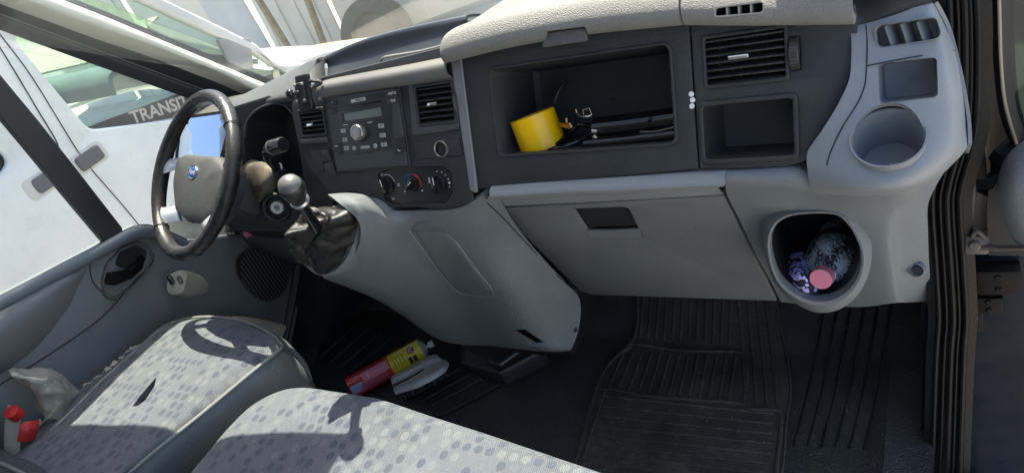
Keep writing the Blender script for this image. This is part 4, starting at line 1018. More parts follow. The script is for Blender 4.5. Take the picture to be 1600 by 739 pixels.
part('bottle_bin', loft([ringat(1.22, .10, .030), ringat(1.27, .045, .026), ringat(1.24, .010, .018), ringat(1.13, shift+.008, .008), ringat(1.06, shift-.003, .002), ringat(1.015, shift-.002), ringat(.99, shift+.006), ringat(.98, .03), ringat(.97, .10), ringat(.94, .17), ringat(.80, .20), ringat(.02, .21)]), GREY, db)
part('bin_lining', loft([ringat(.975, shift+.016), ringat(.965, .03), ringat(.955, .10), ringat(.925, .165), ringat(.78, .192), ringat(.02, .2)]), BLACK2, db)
scp = oY(1432, 422, .07)
SF = frame(scp, (1, 0, 0), (-.1, -.9, .3))
part('screw_cup', lathe([(.013, -.004), (.012, .002), (.010, .003), (.0085, -.003), (1e-4, -.004)], SF, 28), GREY, db); part('screw', disc(SF, 0, 0, .006, -.006, .0005), BLACK2, db)
# --- driver side: instrument hood, dark cluster face and lower cover
IF = frame((-.35, .10, .86), (1, 0, 0), (.05, -.90, .42))
def I2(*p, h=0.0): return fps(IF, p, h)
outI = fillet(I2((362, 168), (420, 150), (463, 158), (470, 200), (484, 262), (520, 306), (520, 330), (440, 362), (360, 362), (330, 300)), .01)
arch = fillet(I2((384, 300), (382, 220), (386, 192), (400, 174), (424, 163), (445, 165), (459, 180), (464, 220), (470, 250), (476, 300)), [.005, .02, .02, .02, .02, .02, .01, .02, .01, .005])
part('instrument_fascia', plate([outI, arch], IF, .006, .002), BLACK, db)
part('instrument_well', well(arch, IF, .09, .8), mat('instrument_dark', (.028, .030, .033), .35, var=.3), db)
b = B(); b.add(tube([IF @ Vector((*p, .001)) for p in I2((384, 215), (386, 192), (400, 174), (424, 163), (445, 165), (460, 182))], .0028, 8)); b.done('arch_rim', mat('slate_plastic'), db)
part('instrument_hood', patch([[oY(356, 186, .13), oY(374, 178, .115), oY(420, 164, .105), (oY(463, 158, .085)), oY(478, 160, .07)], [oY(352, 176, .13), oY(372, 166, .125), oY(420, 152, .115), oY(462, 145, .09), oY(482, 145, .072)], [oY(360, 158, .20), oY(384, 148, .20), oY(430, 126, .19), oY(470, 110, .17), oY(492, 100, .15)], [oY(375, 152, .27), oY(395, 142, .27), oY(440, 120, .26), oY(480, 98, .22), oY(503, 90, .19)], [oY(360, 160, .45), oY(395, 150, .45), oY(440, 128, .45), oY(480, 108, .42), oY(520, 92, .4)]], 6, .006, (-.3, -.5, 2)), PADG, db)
b = B(); b.add(tube([oY(387, 168, .122), oY(393, 156, .15), oY(414, 149, .15)], .0014, 6)); b.done('hood_slot', BLACK2, db)
part('lower_cover', patch([[oY(352, 300, .10), oY(400, 330, .08), oY(450, 340, .04), oY(500, 320, .0)], [oY(352, 340, .10), oY(400, 356, .07), oY(450, 362, .03), oY(495, 350, -.02)], [oY(352, 362, .2), oY(400, 372, .18), oY(450, 376, .16), oY(500, 370, .10)]], 5, .006), BLACK, db)
part('knee_panel', patch([[oY(372, 358, .15), oY(420, 366, .13), oY(470, 372, .10), oY(520, 360, .05)], [oY(388, 388, .22), oY(430, 400, .20), oY(470, 412, .17), oY(520, 410, .12)], [oY(400, 400, .34), oY(440, 410, .34), oY(480, 420, .34), oY(530, 420, .3)]], 5, .006), mat('knee_grey', (.085, .09, .095), .5, var=.1), db)
# main dash top sheet towards the windscreen
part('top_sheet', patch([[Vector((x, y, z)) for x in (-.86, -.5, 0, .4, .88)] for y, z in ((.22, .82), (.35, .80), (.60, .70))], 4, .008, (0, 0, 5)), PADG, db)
b = B(); b.box(I4, -.2, .88, .16, .2, .4, .86, .0); b.done('inner_frame', BLACK2, db)
adopt(db)

# ================================================================== STEERING
WC = Vector((-.520, -.0308, .7907)); we1 = Vector((.9658, -.2593, 0)); wn_ = Vector((-.1796, -.6688, .7215))
WF = frame(WC, we1, wn_)
sw = thing('steering_wheel', 'worn black leather steering wheel with silver spokes and grey airbag cover', 'steering wheel', WC)
rimp = []
R0 = .176
loops = []
for i in range(97):
    a = 2*PI*i/96; rr = .0157+.0010*math.cos(4*a)
    if i % 24 == 12: pass
    c_ = Vector((R0*math.cos(a), R0*math.sin(a), 0))
    loops.append([WF @ (c_+Vector((math.cos(a)*math.cos(q)*rr*.95, math.sin(a)*math.cos(q)*rr*.95, math.sin(q)*rr*1.08))) for q in [2*PI*k/20 for k in range(20)]])
loops[-1] = loops[0]
rim = part('rim', loft(loops), LEATHER, sw)
for a in (math.radians(42), math.radians(138), math.radians(232), math.radians(300)):
    c_ = Vector((R0*math.cos(a), R0*math.sin(a), 0)); rr = .0166
    P = [WF @ (c_+Vector((math.cos(a)*math.cos(q)*rr, math.sin(a)*math.cos(q)*rr, math.sin(q)*rr))) for q in [2*PI*k/16 for k in range(16)]]
    part('rim_seam', tube(P, .0011, 6, True, 1), BLACK2, rim)
def W2(*p, h=0.0): return fps(WF, p, h)
hubl = fillet(W2((277, 247), (290, 241), (338, 244), (356, 262), (352, 298), (336, 338), (322, 351), (292, 347), (274, 330), (270, 285), h=-.012), [.012, .02, .02, .012, .05, .03, .015, .02, .015, .05], 6)
part('airbag_cover', dome(hubl, WF, [(.92, -.062), (1.0, -.045), (1.0, -.022), (.985, -.015), (.94, -.009), (.85, -.005), (.6, -.001), (.3, .001), (.02, .001)]), HUBM, sw)
ex_, ey_ = fp(WF, 302, 270, 0)
em = part('badge', dome(ell(ex_, ey_, .0225, .0155), WF, [(1, -.004), (1, .0015), (.93, .0028), (.85, .0022), (.02, .0022)]), CHROME, sw)
part('badge_field', dome(ell(ex_, ey_, .0195, .0125), WF, [(1, .0015), (1, .0030), (.9, .0034), (.02, .0036)]), mat('badge_blue', (.01, .06, .28), .25, coat=.6), em)
part('badge_script', text('Ford', WF, ex_, ey_, .0155, .0003, .0036, shear=.35, bold=.0002), mat('badge_script_silver', (.8, .8, .8), .25, metal=.5), em)
part('embossed_text', text('AIRBAG', WF, *fp(WF, 289, 324, -.004), .007, .0006, -.0035), mat('embossed_dark', (.04, .038, .035), .6), sw)
def spoke(a, b_, w0, w1, m_, h0=-.022, h1=.002):
    A = Vector((*fp(WF, *a, h0), 0)); Bb = Vector((*fp(WF, *b_, h1), 0)).normalized()*.166; Bb = Bb.normalized()*.166; d_ = (Bb-A).normalized(); n_ = Vector((-d_.y, d_.x, 0))
    top_ = [WF @ (A+n_*w0+Vector((0, 0, h0))), WF @ (A.lerp(Bb, .5)+n_*(w0+w1)*.42+Vector((0, 0, (h0+h1)/2))), WF @ (Bb+n_*w1+Vector((0, 0, h1)))]
    mid_ = [WF @ (A+Vector((0, 0, h0+.006))), WF @ (A.lerp(Bb, .5)+Vector((0, 0, (h0+h1)/2+.006))), WF @ (Bb+Vector((0, 0, h1+.003)))]
    bot_ = [WF @ (A-n_*w0+Vector((0, 0, h0))), WF @ (A.lerp(Bb, .5)-n_*(w0+w1)*.42+Vector((0, 0, (h0+h1)/2))), WF @ (Bb-n_*w1+Vector((0, 0, h1)))]
    part('spoke', patch([top_, mid_, bot_], 6, .008), m_, sw)
sps = mat('spoke_silver', (.60, .62, .65), .3, metal=.4)
spoke((284, 256), (254, 259), .016, .019, sps); spoke((282, 332), (250, 340), .021, .022, sps); spoke((318, 348), (334, 366), .020, .024, sps); spoke((350, 262), (372, 250), .016, .018, BLACK2)
adopt(sw)
sc = thing('steering_column', 'black steering column shroud with beige top, switch stalk and ignition lock', 'steering column', (-.45, .0, .74))
ca = -wn_; CO = frame(WC+ca*.05, we1, wn_)
shr = []
for h, s_, dx in ((.01, .6, 0), (-.02, .85, .0), (-.06, 1.0, .005), (-.11, 1.02, .01), (-.16, .95, .01), (-.2, .8, .01)):
    shr.append([CO @ Vector((x*s_+dx, y*s_-.012, h)) for x, y in rect(-.062, -.060, .068, .050, .03, 8)])
part('shroud', loft(shr, cap0=True, cap1=True), mat('column_shroud', (.022, .022, .022), .42, vscale=12, col2=(.045, .042, .038), bump=.3), sc)
part('shroud_top', patch([[oY(330, 262, .09), oY(375, 250, .075), oY(405, 252, .05), oY(428, 262, .02), oY(436, 275, .02)], [oY(335, 268, .06), oY(378, 262, .045), oY(408, 263, .02), oY(426, 272, .005), oY(434, 284, .01)], [oY(345, 300, .03), oY(385, 300, .02), oY(408, 292, -.005), oY(420, 292, -.005), oY(428, 300, .005)], [oY(350, 330, .03), oY(385, 330, .02), oY(402, 320, .01), oY(412, 314, .01), oY(420, 312, .02)]], 6, .006), mat('shroud_top_beige', (.05, .046, .04), .55, vscale=16, col2=(.20, .17, .125)), sc)  # beige mottled over the dark base colour
s0 = oY(432, 262, -.0); s1 = oY(424, 240, -.04); s2 = oY(443, 226, -.055)
st = part('switch_stalk', tube([s0, oY(424, 252, -.02), oY(420, 240, -.04), oY(427, 231, -.05), s2], [.009, .011, .013, .0135, .0125], 14), GLOSSB, sc)
for k in range(3):
    p = oY(426+7*k, 231-2.0*k, -.05); q = (oY(443, 226, -.055)-oY(427, 231, -.05)).normalized()
    part('stalk_ring', lathe([(.0128, -.002), (.0148, -.0015), (.0148, .0015), (.0128, .002)], frame(p, (0, 0, 1), q), 20), mat('stalk_grey', (.10, .10, .095), .35), st)
part('stalk_root', tube([oY(432, 262, .0), oY(440, 285, .03), oY(430, 300, .05)], [.012, .014, .016], 12), BLACK, sc)
ig = oY(433, 325, -.0)
IGF = frame(ig, (1, 0, 0), (.45, -.75, .35))
o = part('ignition_housing', lathe([(.0, -.05), (.030, -.05), (.034, -.02), (.034, .0), (.031, .006), (.026, .004), (.022, -.006), (1e-4, -.008)], IGF, 40), BLACK, sc)
part('lock_ring', lathe([(.0065, -.002), (.0065, .002), (.0135, .003), (.0145, .0), (.0140, -.007)], IGF, 32), WHITE, o)
part('lock_barrel', lathe([(1e-4, .0), (.006, .0), (.0065, -.004)], IGF, 20), mat('dull_steel'), o)
adopt(sc)
# ================================================================== DRIVER DOOR
DX = -.87
dd = thing('driver_door', 'closed driver door with grey moulded trim, black window frame and speaker grille', 'door', (-.9, -.1, .1))
DFm = frame((DX, 0, 0), (0, 1, 0), (1, 0, 0))
def D2(*p, h=0.0): return fps(DFm, p, h)
trim = fillet(D2((-420, 690), (0, 466), (150, 388), (192, 364), (218, 352), (250, 356), (292, 376), (330, 372), (400, 362), (452, 372), (470, 470), (452, 560), (452, 740), (0, 1100), (-420, 1300)), [.0, .02, .02, .01, .02, .03, .02, .02, .02, .02, .02, .02, .02, .02, 0])
part('trim_panel', plate([trim], DFm, .05, .008), DOORG, dd)
# raised upper roll along the waist
W_ = [(-420, 690), (-200, 572), (0, 468), (100, 415), (160, 384), (196, 364), (222, 356), (248, 360), (290, 378)]
part('waist_roll', tube([oX(u, v+7, DX+.004) for u, v in W_], .016, 12, flat=1.0), mat('waist_blue_grey', (.15, .18, .205), .3, bump=.3, bscale=800, var=.06), dd)
# window seal
part('waist_seal', tube([oX(u, v-1.5, DX-.012) for u, v in W_], .006, 8), BLACK2, dd)
# lower frame and divider bar
lo_ = band_line(lD, -.838); 
part('upper_frame', patch([band_line(lD, -.84), band_line(lE, -.862), band_line([(a, b_+3) for a, b_ in lE], -.866), band_line([(a, b_+6) for a, b_ in lE], -.862), band_line(lF, -.876)], 4, .02), mat('frame_black', (.035, .037, .04), .45, var=.1), dd)
b = B(); b.add(tube(band_line([(a, b_+1.5) for a, b_ in lE], -.858), .0012, 6)); b.done('frame_lip', mat('lip_grey', (.22, .21, .19), .5), dd)
part('window_divider', plate([fillet(nf_ if False else fps(DFm, ((-120, 20), (-40, 75), (0, 118), (60, 190), (120, 266), (190, 356), (192, 366), (163, 380), (100, 305), (40, 232), (0, 184), (-120, 40)), -.01), .003)], DFm, .022, .004, -.006), mat('frame_black'), dd)
b = B(); b.add(tube([oX(u, v, DX-.008) for u, v in ((0, 150), (60, 218), (120, 288), (178, 364))], .0012, 6, sub=2)); b.done('divider_groove', BLACK2, dd)
gl1 = fps(DFm, ((-420, 690), (0, 466), (165, 382), (0, 184), (-120, 40), (-420, -300)), -.02)
part('door_glass', plate([gl1], DFm, .004, .0005, -.018), glassm('side_glass', (.97, 1, .99), haze=.012), dd)
gl2 = fps(DFm, ((-80, 60), (192, 362), (250, 358), (300, 376), (420, 362), (400, 180), (300, 150), (150, 100)), -.02)
part('quarter_glass', plate([gl2], DFm, .004, .0005, -.018), MATS['side_glass'], dd)
# inner release
hz = fillet(D2((160, 440), (166, 414), (190, 388), (215, 378), (236, 386), (239, 404), (228, 426), (205, 450), (180, 468), (165, 464), h=.004), .02, 5)
part('handle_bezel', dome(hz, DFm, [(1.06, -.004), (1.04, .002), (1.0, .006), (.95, .006), (.90, .0), (.86, -.001), (.02, -.001)]), mat('door_bezel_grey', (.11, .125, .13), .4, bump=.2, bscale=900), dd)
hr = fillet(D2((178, 415), (186, 395), (212, 384), (228, 392), (226, 408), (206, 424)), .012)
part('handle_recess', dome(hr, DFm, [(1, .001), (1, .004), (.95, .002), (.5, .0005), (.02, .0005)]), mat('handle_well', (.02, .021, .023), .35), dd)
hnd = fillet(D2((164, 444), (170, 426), (196, 422), (214, 410), (222, 398), (226, 402), (222, 420), (205, 436), (178, 447), h=.01), .006)
part('release_handle', dome(hnd, DFm, [(1, .002), (1, .012), (.9, .018), (.5, .019)]), GLOSSB, dd)
b = B(); b.add(tube([oX(u, v, DX+.001) for u, v in ((141, 408), (141, 425), (146, 442), (160, 456), (184, 470))], .0012, 6)); b.add(tube([oX(u, v, DX+.001) for u, v in ((-60, 640), (0, 601), (80, 552), (150, 503), (184, 470), (210, 440), (236, 414), (240, 396))], .0016, 6)); b.done('panel_groove', BLACK2, dd)
# arm pull
ap_ = [[oX(-200, 565, DX+.0), oX(-100, 520, DX+.0), oX(0, 478, DX+.0), oX(80, 438, DX), oX(130, 412, DX)],
       [oX(-200, 600, DX+.045), oX(-100, 545, DX+.045), oX(0, 500, DX+.042), oX(80, 452, DX+.032), oX(134, 422, DX+.004)],
       [oX(-200, 640, DX+.055), oX(-100, 582, DX+.055), oX(0, 528, DX+.05), oX(70, 484, DX+.036), oX(128, 436, DX+.004)],
       [oX(-200, 690, DX+.03), oX(-100, 630, DX+.03), oX(0, 562, DX+.028), oX(60, 522, DX+.018), oX(116, 462, DX+.002)],
       [oX(-200, 720, DX-.002), oX(-100, 655, DX-.002), oX(0, 588, DX-.002), oX(60, 542, DX-.002), oX(112, 478, DX-.002)]]
part('arm_pull', patch(ap_, 6, .008), DOORG, dd)
b = B(); b.add(tube([oX(u, v, DX+.012) for u, v in ((48, 452), (80, 436), (112, 418), (124, 411))], .004, 8)); b.done('waist_slot', BLACK2, dd)
# switch pod
pf = frame(oX(283, 441, DX+.03), (0, 1, -.35), (1, -.55, .45))
pod_l = fillet([(-.040, -.030), (.010, -.032), (.034, -.018), (.036, .014), (.016, .034), (-.02, .03), (-.042, .01)], .016)
back = [DFm.inverted() @ oX(u, v, DX) for u, v in ((262, 458), (290, 466), (322, 460), (327, 444), (312, 430), (285, 424), (264, 432))]
pod_o = cr([Vector((p.x, p.y, 0)) for p in back], 5, True)
fr_ = cr([oX(u, v, DX+.035) for u, v in ((262, 457), (277, 461), (288, 452), (293, 434), (288, 424), (275, 424), (264, 436))], 5, True)
bk_ = [DFm @ Vector((p.x, p.y, -.002)) for p in pod_o]
sdl = [a.lerp(c, .5)+Vector((.008, 0, .002)) for a, c in zip(fr_, bk_)]
fc = sum(fr_, Vector())/len(fr_)
part('switch_pod', loft([bk_, sdl, fr_, [fc+(p-fc)*.9+Vector((.002, -.003, 0)) for p in fr_], [fc+(p-fc)*.02+Vector((.002, -.003, 0)) for p in fr_]]), mat('switch_pod_sunlit', (.46, .46, .39), .45, bump=.2, bscale=900), dd)  # pale cream base colour stands in for sunlight on the pod
pfc = frame(oX(277, 443, DX+.037), (0, 1, -.35), (1, -.25, .35))
part('pod_face', dome(fillet(fps(pfc, ((264, 444), (268, 428), (285, 422), (293, 432), (287, 456), (270, 462))), .008), pfc, [(1, -.008), (1, .0005), (.94, .0015), (.02, .0015)]), MATS['switch_pod_sunlit'], dd)
for (u, v, m_) in ((267, 438, GLOSSB), (281, 438, mat('worn_switch', (.12, .11, .095), .4))):
    p = oX(u, v, DX+.038); n_ = (CAM-p).normalized(); G = frame(p, (0, 1, -.3), (n_+Vector((.6, 0, 0))).normalized())
    part('window_switch', dome(rect(-.0065, -.013, .0065, .013, .006), G, [(1, -.004), (1, .002), (.85, .004), (.02, .002)]), m_, dd)
# speaker grille
gc = D2((410, 427))[0]
ge = [D2(p)[0] for p in ((365, 398), (450, 380), (450, 440), (445, 465), (400, 470), (368, 440))]
gp = [oX(u, v, DX) for u, v in ((372, 398), (400, 384), (430, 380), (450, 392), (454, 420), (446, 455), (420, 472), (394, 462), (372, 436), (366, 415))]
go = [(q.x, q.y) for q in [DFm.inverted() @ p for p in cr(gp, 5, True)]]
sg = part('speaker_grille', plate([go, scl(go, .95)], DFm, .006, .002, .003), mat('grille_grey', (.10, .106, .11), .5), dd)
part('speaker_backing', plate([go], DFm, .002, .0005, .0008), BLACK2, sg)
gx = [p[0] for p in go]; gy = [p[1] for p in go]; mx_, my_ = (min(gx)+max(gx))/2, (min(gy)+max(gy))/2; rx, ry = (max(gx)-min(gx))/2, (max(gy)-min(gy))/2
b = B()
for k in range(17):
    xx = -rx+(k+.7)*2*rx/17.4; hh = ry*math.sqrt(max(0, 1-(xx/rx)**2))*.96
    b.box(DFm, mx_+xx-.0022, mx_+xx+.0022, my_-hh, my_+hh, .0005, .0035, .0006)
b.done('bars', MATS['grille_grey'], sg)
# outer skin of our own door
b = B(); b.box(I4, -.97, -.93, -1.0, .75, -.45, .60, .02); b.done('outer_skin', BODYW, dd)
adopt(dd)
# door pocket contents
# paper sheet wedged by the door
pp = thing('folded_paper', 'folded cream paper sheet lying by the driver door behind the seat cushion', 'paper', oX(405, 515, -.76))
pq = [oX(358, 498, -.80), oX(365, 496, -.74), oX(405, 500, -.74), oX(447, 509, -.74)]
pq2 = [oX(362, 512, -.79), oX(372, 520, -.75), oX(408, 528, -.74), oX(440, 531, -.74)]
part('sheet', patch([[p+Vector((-.03, 0, .0)) for p in pq], pq, pq2], 4, .0015), mat('old_paper', (.34, .33, .27), .8, var=.06), pp); adopt(pp)
# door mirror
mp = oX(318, 232, -1.10)
dmr = thing('door_mirror', 'black door mirror outside the driver window reflecting blue sky', 'mirror', mp)
inc = (mp-CAM).normalized(); refl = Vector((-.16, -.62, .52)).normalized(); mnn = (refl-inc).normalized()
MFm = frame(mp, (CAM-mp).cross(Vector((0, 0, 1)))*-1, mnn)
ml = fillet(fps(MFm, ((278, 246), (284, 196), (298, 172), (320, 158), (345, 160), (356, 190), (358, 262), (350, 300), (296, 300))), [.02, .03, .03, .03, .03, .03, .04, .02, .02])
part('housing', dome(scl(ml, 1.09), MFm, [(.5, -.09), (.85, -.07), (1, -.02), (1, .004), (.96, .006), (.93, .0), (.02, .0)]), BLACK, dmr)
part('mirror_glass', dome(scl(ml, .97), MFm, [(1, .0), (1, .0030), (.99, .0034), (.02, .0034)]), mat('mirror_silver', (.86, .9, .95), .01, metal=1), dmr)
b = B(); b.add(tube([mp-mnn*.05+Vector((0, 0, -.02)), oX(300, 300, -1.0), oX(290, 340, -.93)], [.02, .022, .03], 12)); b.done('mirror_arm', BLACK, dmr)
adopt(dmr)
# ================================================================== PASSENGER DOOR OPENING
sl1 = [(1476, -60), (1482, 60), (1478, 200), (1456, 290), (1453, 330), (1459, 420), (1463, 500), (1459, 560), (1453, 739), (1448, 900)]
part('door_seal', patch([[oY(u+w_, v, .105+(.004 if w_ in (4, 46) else -.004)) for u, v in sl1] for w_ in (0, 4, 25, 46, 52)], 5, .012), mat('seal_rubber', (.009, .009, .0095), .5, bump=.3, bscale=300, var=.3, vscale=10, spec=.2), vb)
for off, r in ((4, .0035), (16, .0022), (27, .0042), (36, .0022), (47, .0042)):
    part('seal_lip', tube([oY(u+off, v, .099) for u, v in sl1], r, 8), MATS['seal_rubber'], vb)
part('front_post', patch([[oY(u, v, .13) for u, v in ((1450, -60), (1466, 20), (1484, 110), (1490, 200), (1450, 300), (1440, 400), (1440, 739), (1438, 950))],
     [oY(u, v, .125) for u, v in ((1500, -60), (1505, 20), (1515, 110), (1520, 200), (1518, 300), (1508, 400), (1502, 739), (1498, 950))]], 4, .02), mat('door_jamb', (.006, .006, .006), .55, spec=.2, var=.3), vb)
part('hinge_post', patch([[oY(u, v, .13) for u, v in ((1496, -60), (1502, 20), (1512, 110), (1514, 200), (1510, 300), (1504, 420), (1500, 560), (1496, 950))],
     [oY(u, v, .19) for u, v in ((1530, -60), (1532, 20), (1535, 110), (1538, 200), (1536, 300), (1530, 420), (1522, 560), (1510, 950))],
     [oY(u, v, .22) for u, v in ((1575, -60), (1575, 20), (1580, 110), (1590, 200), (1600, 300), (1600, 420), (1560, 560), (1522, 950))]], 5, .01), DARKM, vb)
hg = thing('door_hinge_hardware', 'grimy black door hinge and steel check strap in the passenger door gap', 'door hinge', oY(1530, 385, .12))
GRIM = mat('grimy_steel', (.05, .042, .036), .55, bump=.5, bscale=80, vscale=18, col2=(.16, .13, .10))
part('check_strap', tube([oY(1512, 392, .10), oY(1530, 386, .10), oY(1560, 388, .09), (oY(1600, 388, .08)), oY(1640, 392, .07)], [.005, .0065, .0045, .0045], 8, flat=.6), GRIM, hg)
b = B(); G = frame(oY(1530, 384, .10), (1, 0, 0), (0, -1, .3))
b.box(G, -.018, .012, -.014, .016, -.02, .004, .004); b.add(disc(G, -.006, .002, .008, 0, .010, .002)); b.add(tube([oY(1518, 372, .1), oY(1526, 362, .1), oY(1538, 372, .1)], .0035, 8)); b.done('strap_bracket', GRIM, hg)
for (u, v, hh, ww) in ((1516, 60, .05, .022), (1520, 250, .03, .016), (1560, 440, .022, .03), (1545, 475, .015, .02), (1524, 500, .02, .012)):
    b = B(); G = frame(oY(u, v, .14), (1, 0, .05), (0, -1, .2)); b.box(G, -ww, ww, -hh, hh, -.03, .008, .005); hp_ = b.done('hinge_plate', DARKM, hg)
    for q in (.5, -.5): part('bolt', disc(G, 0, hh*q, .005, .006, .011, .001), DARKM, hp_)
part('wiring_gaiter', tube([oY(1500, 120, .14), oY(1508, 180, .13), oY(1512, 240, .13), oY(1516, 300, .13), oY(1512, 350, .14)], .008, 10), RUB, hg)
adopt(hg)
pd = thing('passenger_door', 'open passenger door seen edge on, dark dusty lower panel and grey arm trim', 'door', oY(1560, 739, .16))
DOORD = mat('door_inner_paint', (.010, .013, .022), .3, coat=.1, spec=.12, vscale=22, col2=(.02, .023, .032), dust=.04)
part('inner_panel', patch([[oY(u, v, .17) for u, v in ((1500, 420), (1560, 400), (1640, 400), (1800, 400))], [oY(u, v, .155) for u, v in ((1512, 520), (1560, 520), (1640, 520), (1800, 520))], [oY(u, v, .14) for u, v in ((1506, 640), (1560, 640), (1640, 640), (1800, 640))], [oY(u, v, .15) for u, v in ((1500, 900), (1560, 900), (1640, 900), (1800, 900))]], 6, .03), DOORD, pd)
part('arm_trim', patch([[oY(1556, 296, .10), oY(1566, 258, .09), oY(1590, 228, .085), oY(1640, 200, .08), oY(1760, 160, .08)], [oY(1554, 300, .085), oY(1572, 290, .06), oY(1600, 280, .05), oY(1660, 270, .05), oY(1760, 260, .05)], [oY(1560, 330, .085), oY(1580, 340, .06), oY(1610, 350, .05), oY(1660, 350, .05), oY(1760, 350, .05)], [oY(1580, 372, .095), oY(1594, 386, .09), oY(1620, 400, .08), oY(1660, 410, .08), oY(1760, 420, .08)]], 7, .02), GREY, pd)
part('upper_trim', patch([[oY(u, v, .155) for u, v in ((1545, 400), (1575, 400), (1800, 400))], [oY(u, v, .15) for u, v in ((1545, 300), (1570, 300), (1800, 300))], [oY(u, v, .14) for u, v in ((1590, 232), (1600, 225), (1800, 180))]], 5, .02), BLACK2, pd)
part('window_frame', patch([[oY(u, v, .15) for u, v in ((1546, -80), (1548, 0), (1552, 100), (1562, 180), (1584, 238))], [oY(u, v, .14) for u, v in ((1560, -80), (1562, 0), (1566, 100), (1574, 170), (1592, 230))]], 5, .02), BLACK2, pd)
b = B(); b.add(tube([oY(u, v, .135) for u, v in ((1558, -80), (1561, 0), (1564, 100), (1571, 165), (1588, 226))], .0022, 8)); b.done('window_lip', mat('lip_beige', (.34, .28, .19), .5), pd)
part('window_glass', patch([[oY(u, v, .15) for u, v in ((1562, -80), (1566, 60), (1590, 230))], [oY(u, v, .15) for u, v in ((1780, -80), (1780, 60), (1780, 200))]], 4, .004), glassm('door_dark_glass', (.16, .19, .17), haze=.04), pd)
part('outer_skin', patch([[oY(u, v, .26) for u, v in ((1548, 380), (1640, 380), (1900, 380))], [oY(u, v, .26) for u, v in ((1530, 900), (1640, 900), (1900, 900))]], 3, .02), BODYW, pd)
adopt(pd)
b = B(); b.box(I4, .905, .96, -1.3, .12, -.30, -.09, .02); b.done('door_sill', BLACK, vb)

# ================================================================== LOOSE THINGS
# yellow cup standing in the shelf
yc = thing('yellow_cup', 'bright yellow plastic cup tilted at the left of the storage shelf', 'cup', FF @ Vector((.335, -.04, -.04)))
yc0 = pl(841, 207, FF @ Vector((0, 0, -.055)), (0, -.894, .447))
cu_ = (-cD*.925-cR*.36)-cF*.19; cu_.normalize(); YF = frame(yc0, cR, cu_)
YEL = mat('yellow_plastic', (.88, .50, .0), .28, var=.03)
rr_ = .0385; hh_ = .0300
part('cup_wall', lathe([(1e-4, -hh_), (rr_-.002, -hh_), (rr_, -hh_+.002), (rr_, hh_), (rr_-.0025, hh_), (rr_-.003, -hh_+.003), (1e-4, -hh_+.003)], YF, 64), YEL, yc)
adopt(yc)
# tyre pump lying in the shelf
tp = thing('hand_pump', 'black tyre pump with chrome clip and brass valve lying in the storage shelf', 'pump', FF @ Vector((.48, -.055, -.06)))
def FD(u, v, d): return pl(u, v, FF @ Vector((0, 0, -d)), (0, -.894, .447))
GB = mat('pump_black', (.006, .006, .007), .15, var=.2)
part('barrel', tube([FD(932, 204, .06), FD(1000, 196, .06), FD(1075, 186, .06)], .0195, 18, sub=2), GB, tp)
part('lower_tube', tube([FD(915, 227, .035), FD(980, 221, .035), FD(1070, 210, .035)], .0105, 14, sub=2), GB, tp)
part('foot_frame', tube([FD(870, 232, .03), FD(900, 222, .05), FD(928, 204, .06), (FD(905, 196, .07)), FD(888, 212, .06), FD(868, 228, .04)], .004, 8), GB, tp)
part('pump_rod', tube([FD(1016, 187, .045), FD(1030, 185, .045), FD(1080, 178, .045)], .0022, 10, sub=2), CHROME, tp)
part('rod_collar', tube([FD(1014, 187.5, .045), FD(1019, 187, .045)], .006, 14, sub=1), GB, tp)
part('wire_stay', tube([FD(1000, 207, .03), FD(1025, 206, .03), FD(1056, 198, .03), FD(1080, 190, .03)], .0016, 8), mat('pump_steel', (.35, .35, .37), .25, metal=1), tp)
b = B(); b.add(tube([FD(901, 171, .04), FD(903, 178, .04), FD(909, 183, .04), FD(918, 183, .04), FD(925, 181, .04)], .0022, 8, flat=2)); b.add(tube([FD(911, 173, .04), FD(921, 170, .04), FD(925, 181, .04)], .0012, 6, sub=1)); b.add(tube([FD(911, 173, .04), FD(913, 183, .04)], .001, 6, sub=1)); b.done('clip', CHROME, tp)
b = B(); b.add(tube([FD(879, 195, .05), FD(884, 197, .045), FD(891, 198, .04)], .0048, 12, sub=1)); b.add(tube([FD(885, 185, .045), FD(886, 198, .045)], .0025, 10, sub=1)); b.add(tube([FD(889, 194, .04), FD(893, 201, .04)], .0055, 10, sub=1)); b.done('brass_valve', mat('brass', (.45, .26, .10), .25, metal=1), tp)
b = B(); b.add(tube([FD(926, 206, .04), FD(934, 207, .04)], .0055, 12, sub=1)); b.add(tube([FD(928, 214, .035), FD(934, 219, .035)], .0045, 12, sub=1)); b.done('nut', mat('nut_steel', (.5, .45, .38), .25, metal=1), tp)
part('hose', tube([FD(890, 200, .06), FD(872, 190, .08), FD(866, 170, .10), FD(872, 145, .11), FD(885, 128, .11)], .004, 10), mat('hose_black', (.02, .02, .02), .4), tp)
part('hose_end', tube([FD(805, 192, .075), FD(806, 183, .08)], .0025, 8, sub=1), mat('green_black', (.03, .05, .03), .5), tp)
part('valve_tail', tube([FD(856, 235, .015), FD(868, 231, .02), FD(885, 230, .03)], .0022, 8), GB, tp)
adopt(tp)
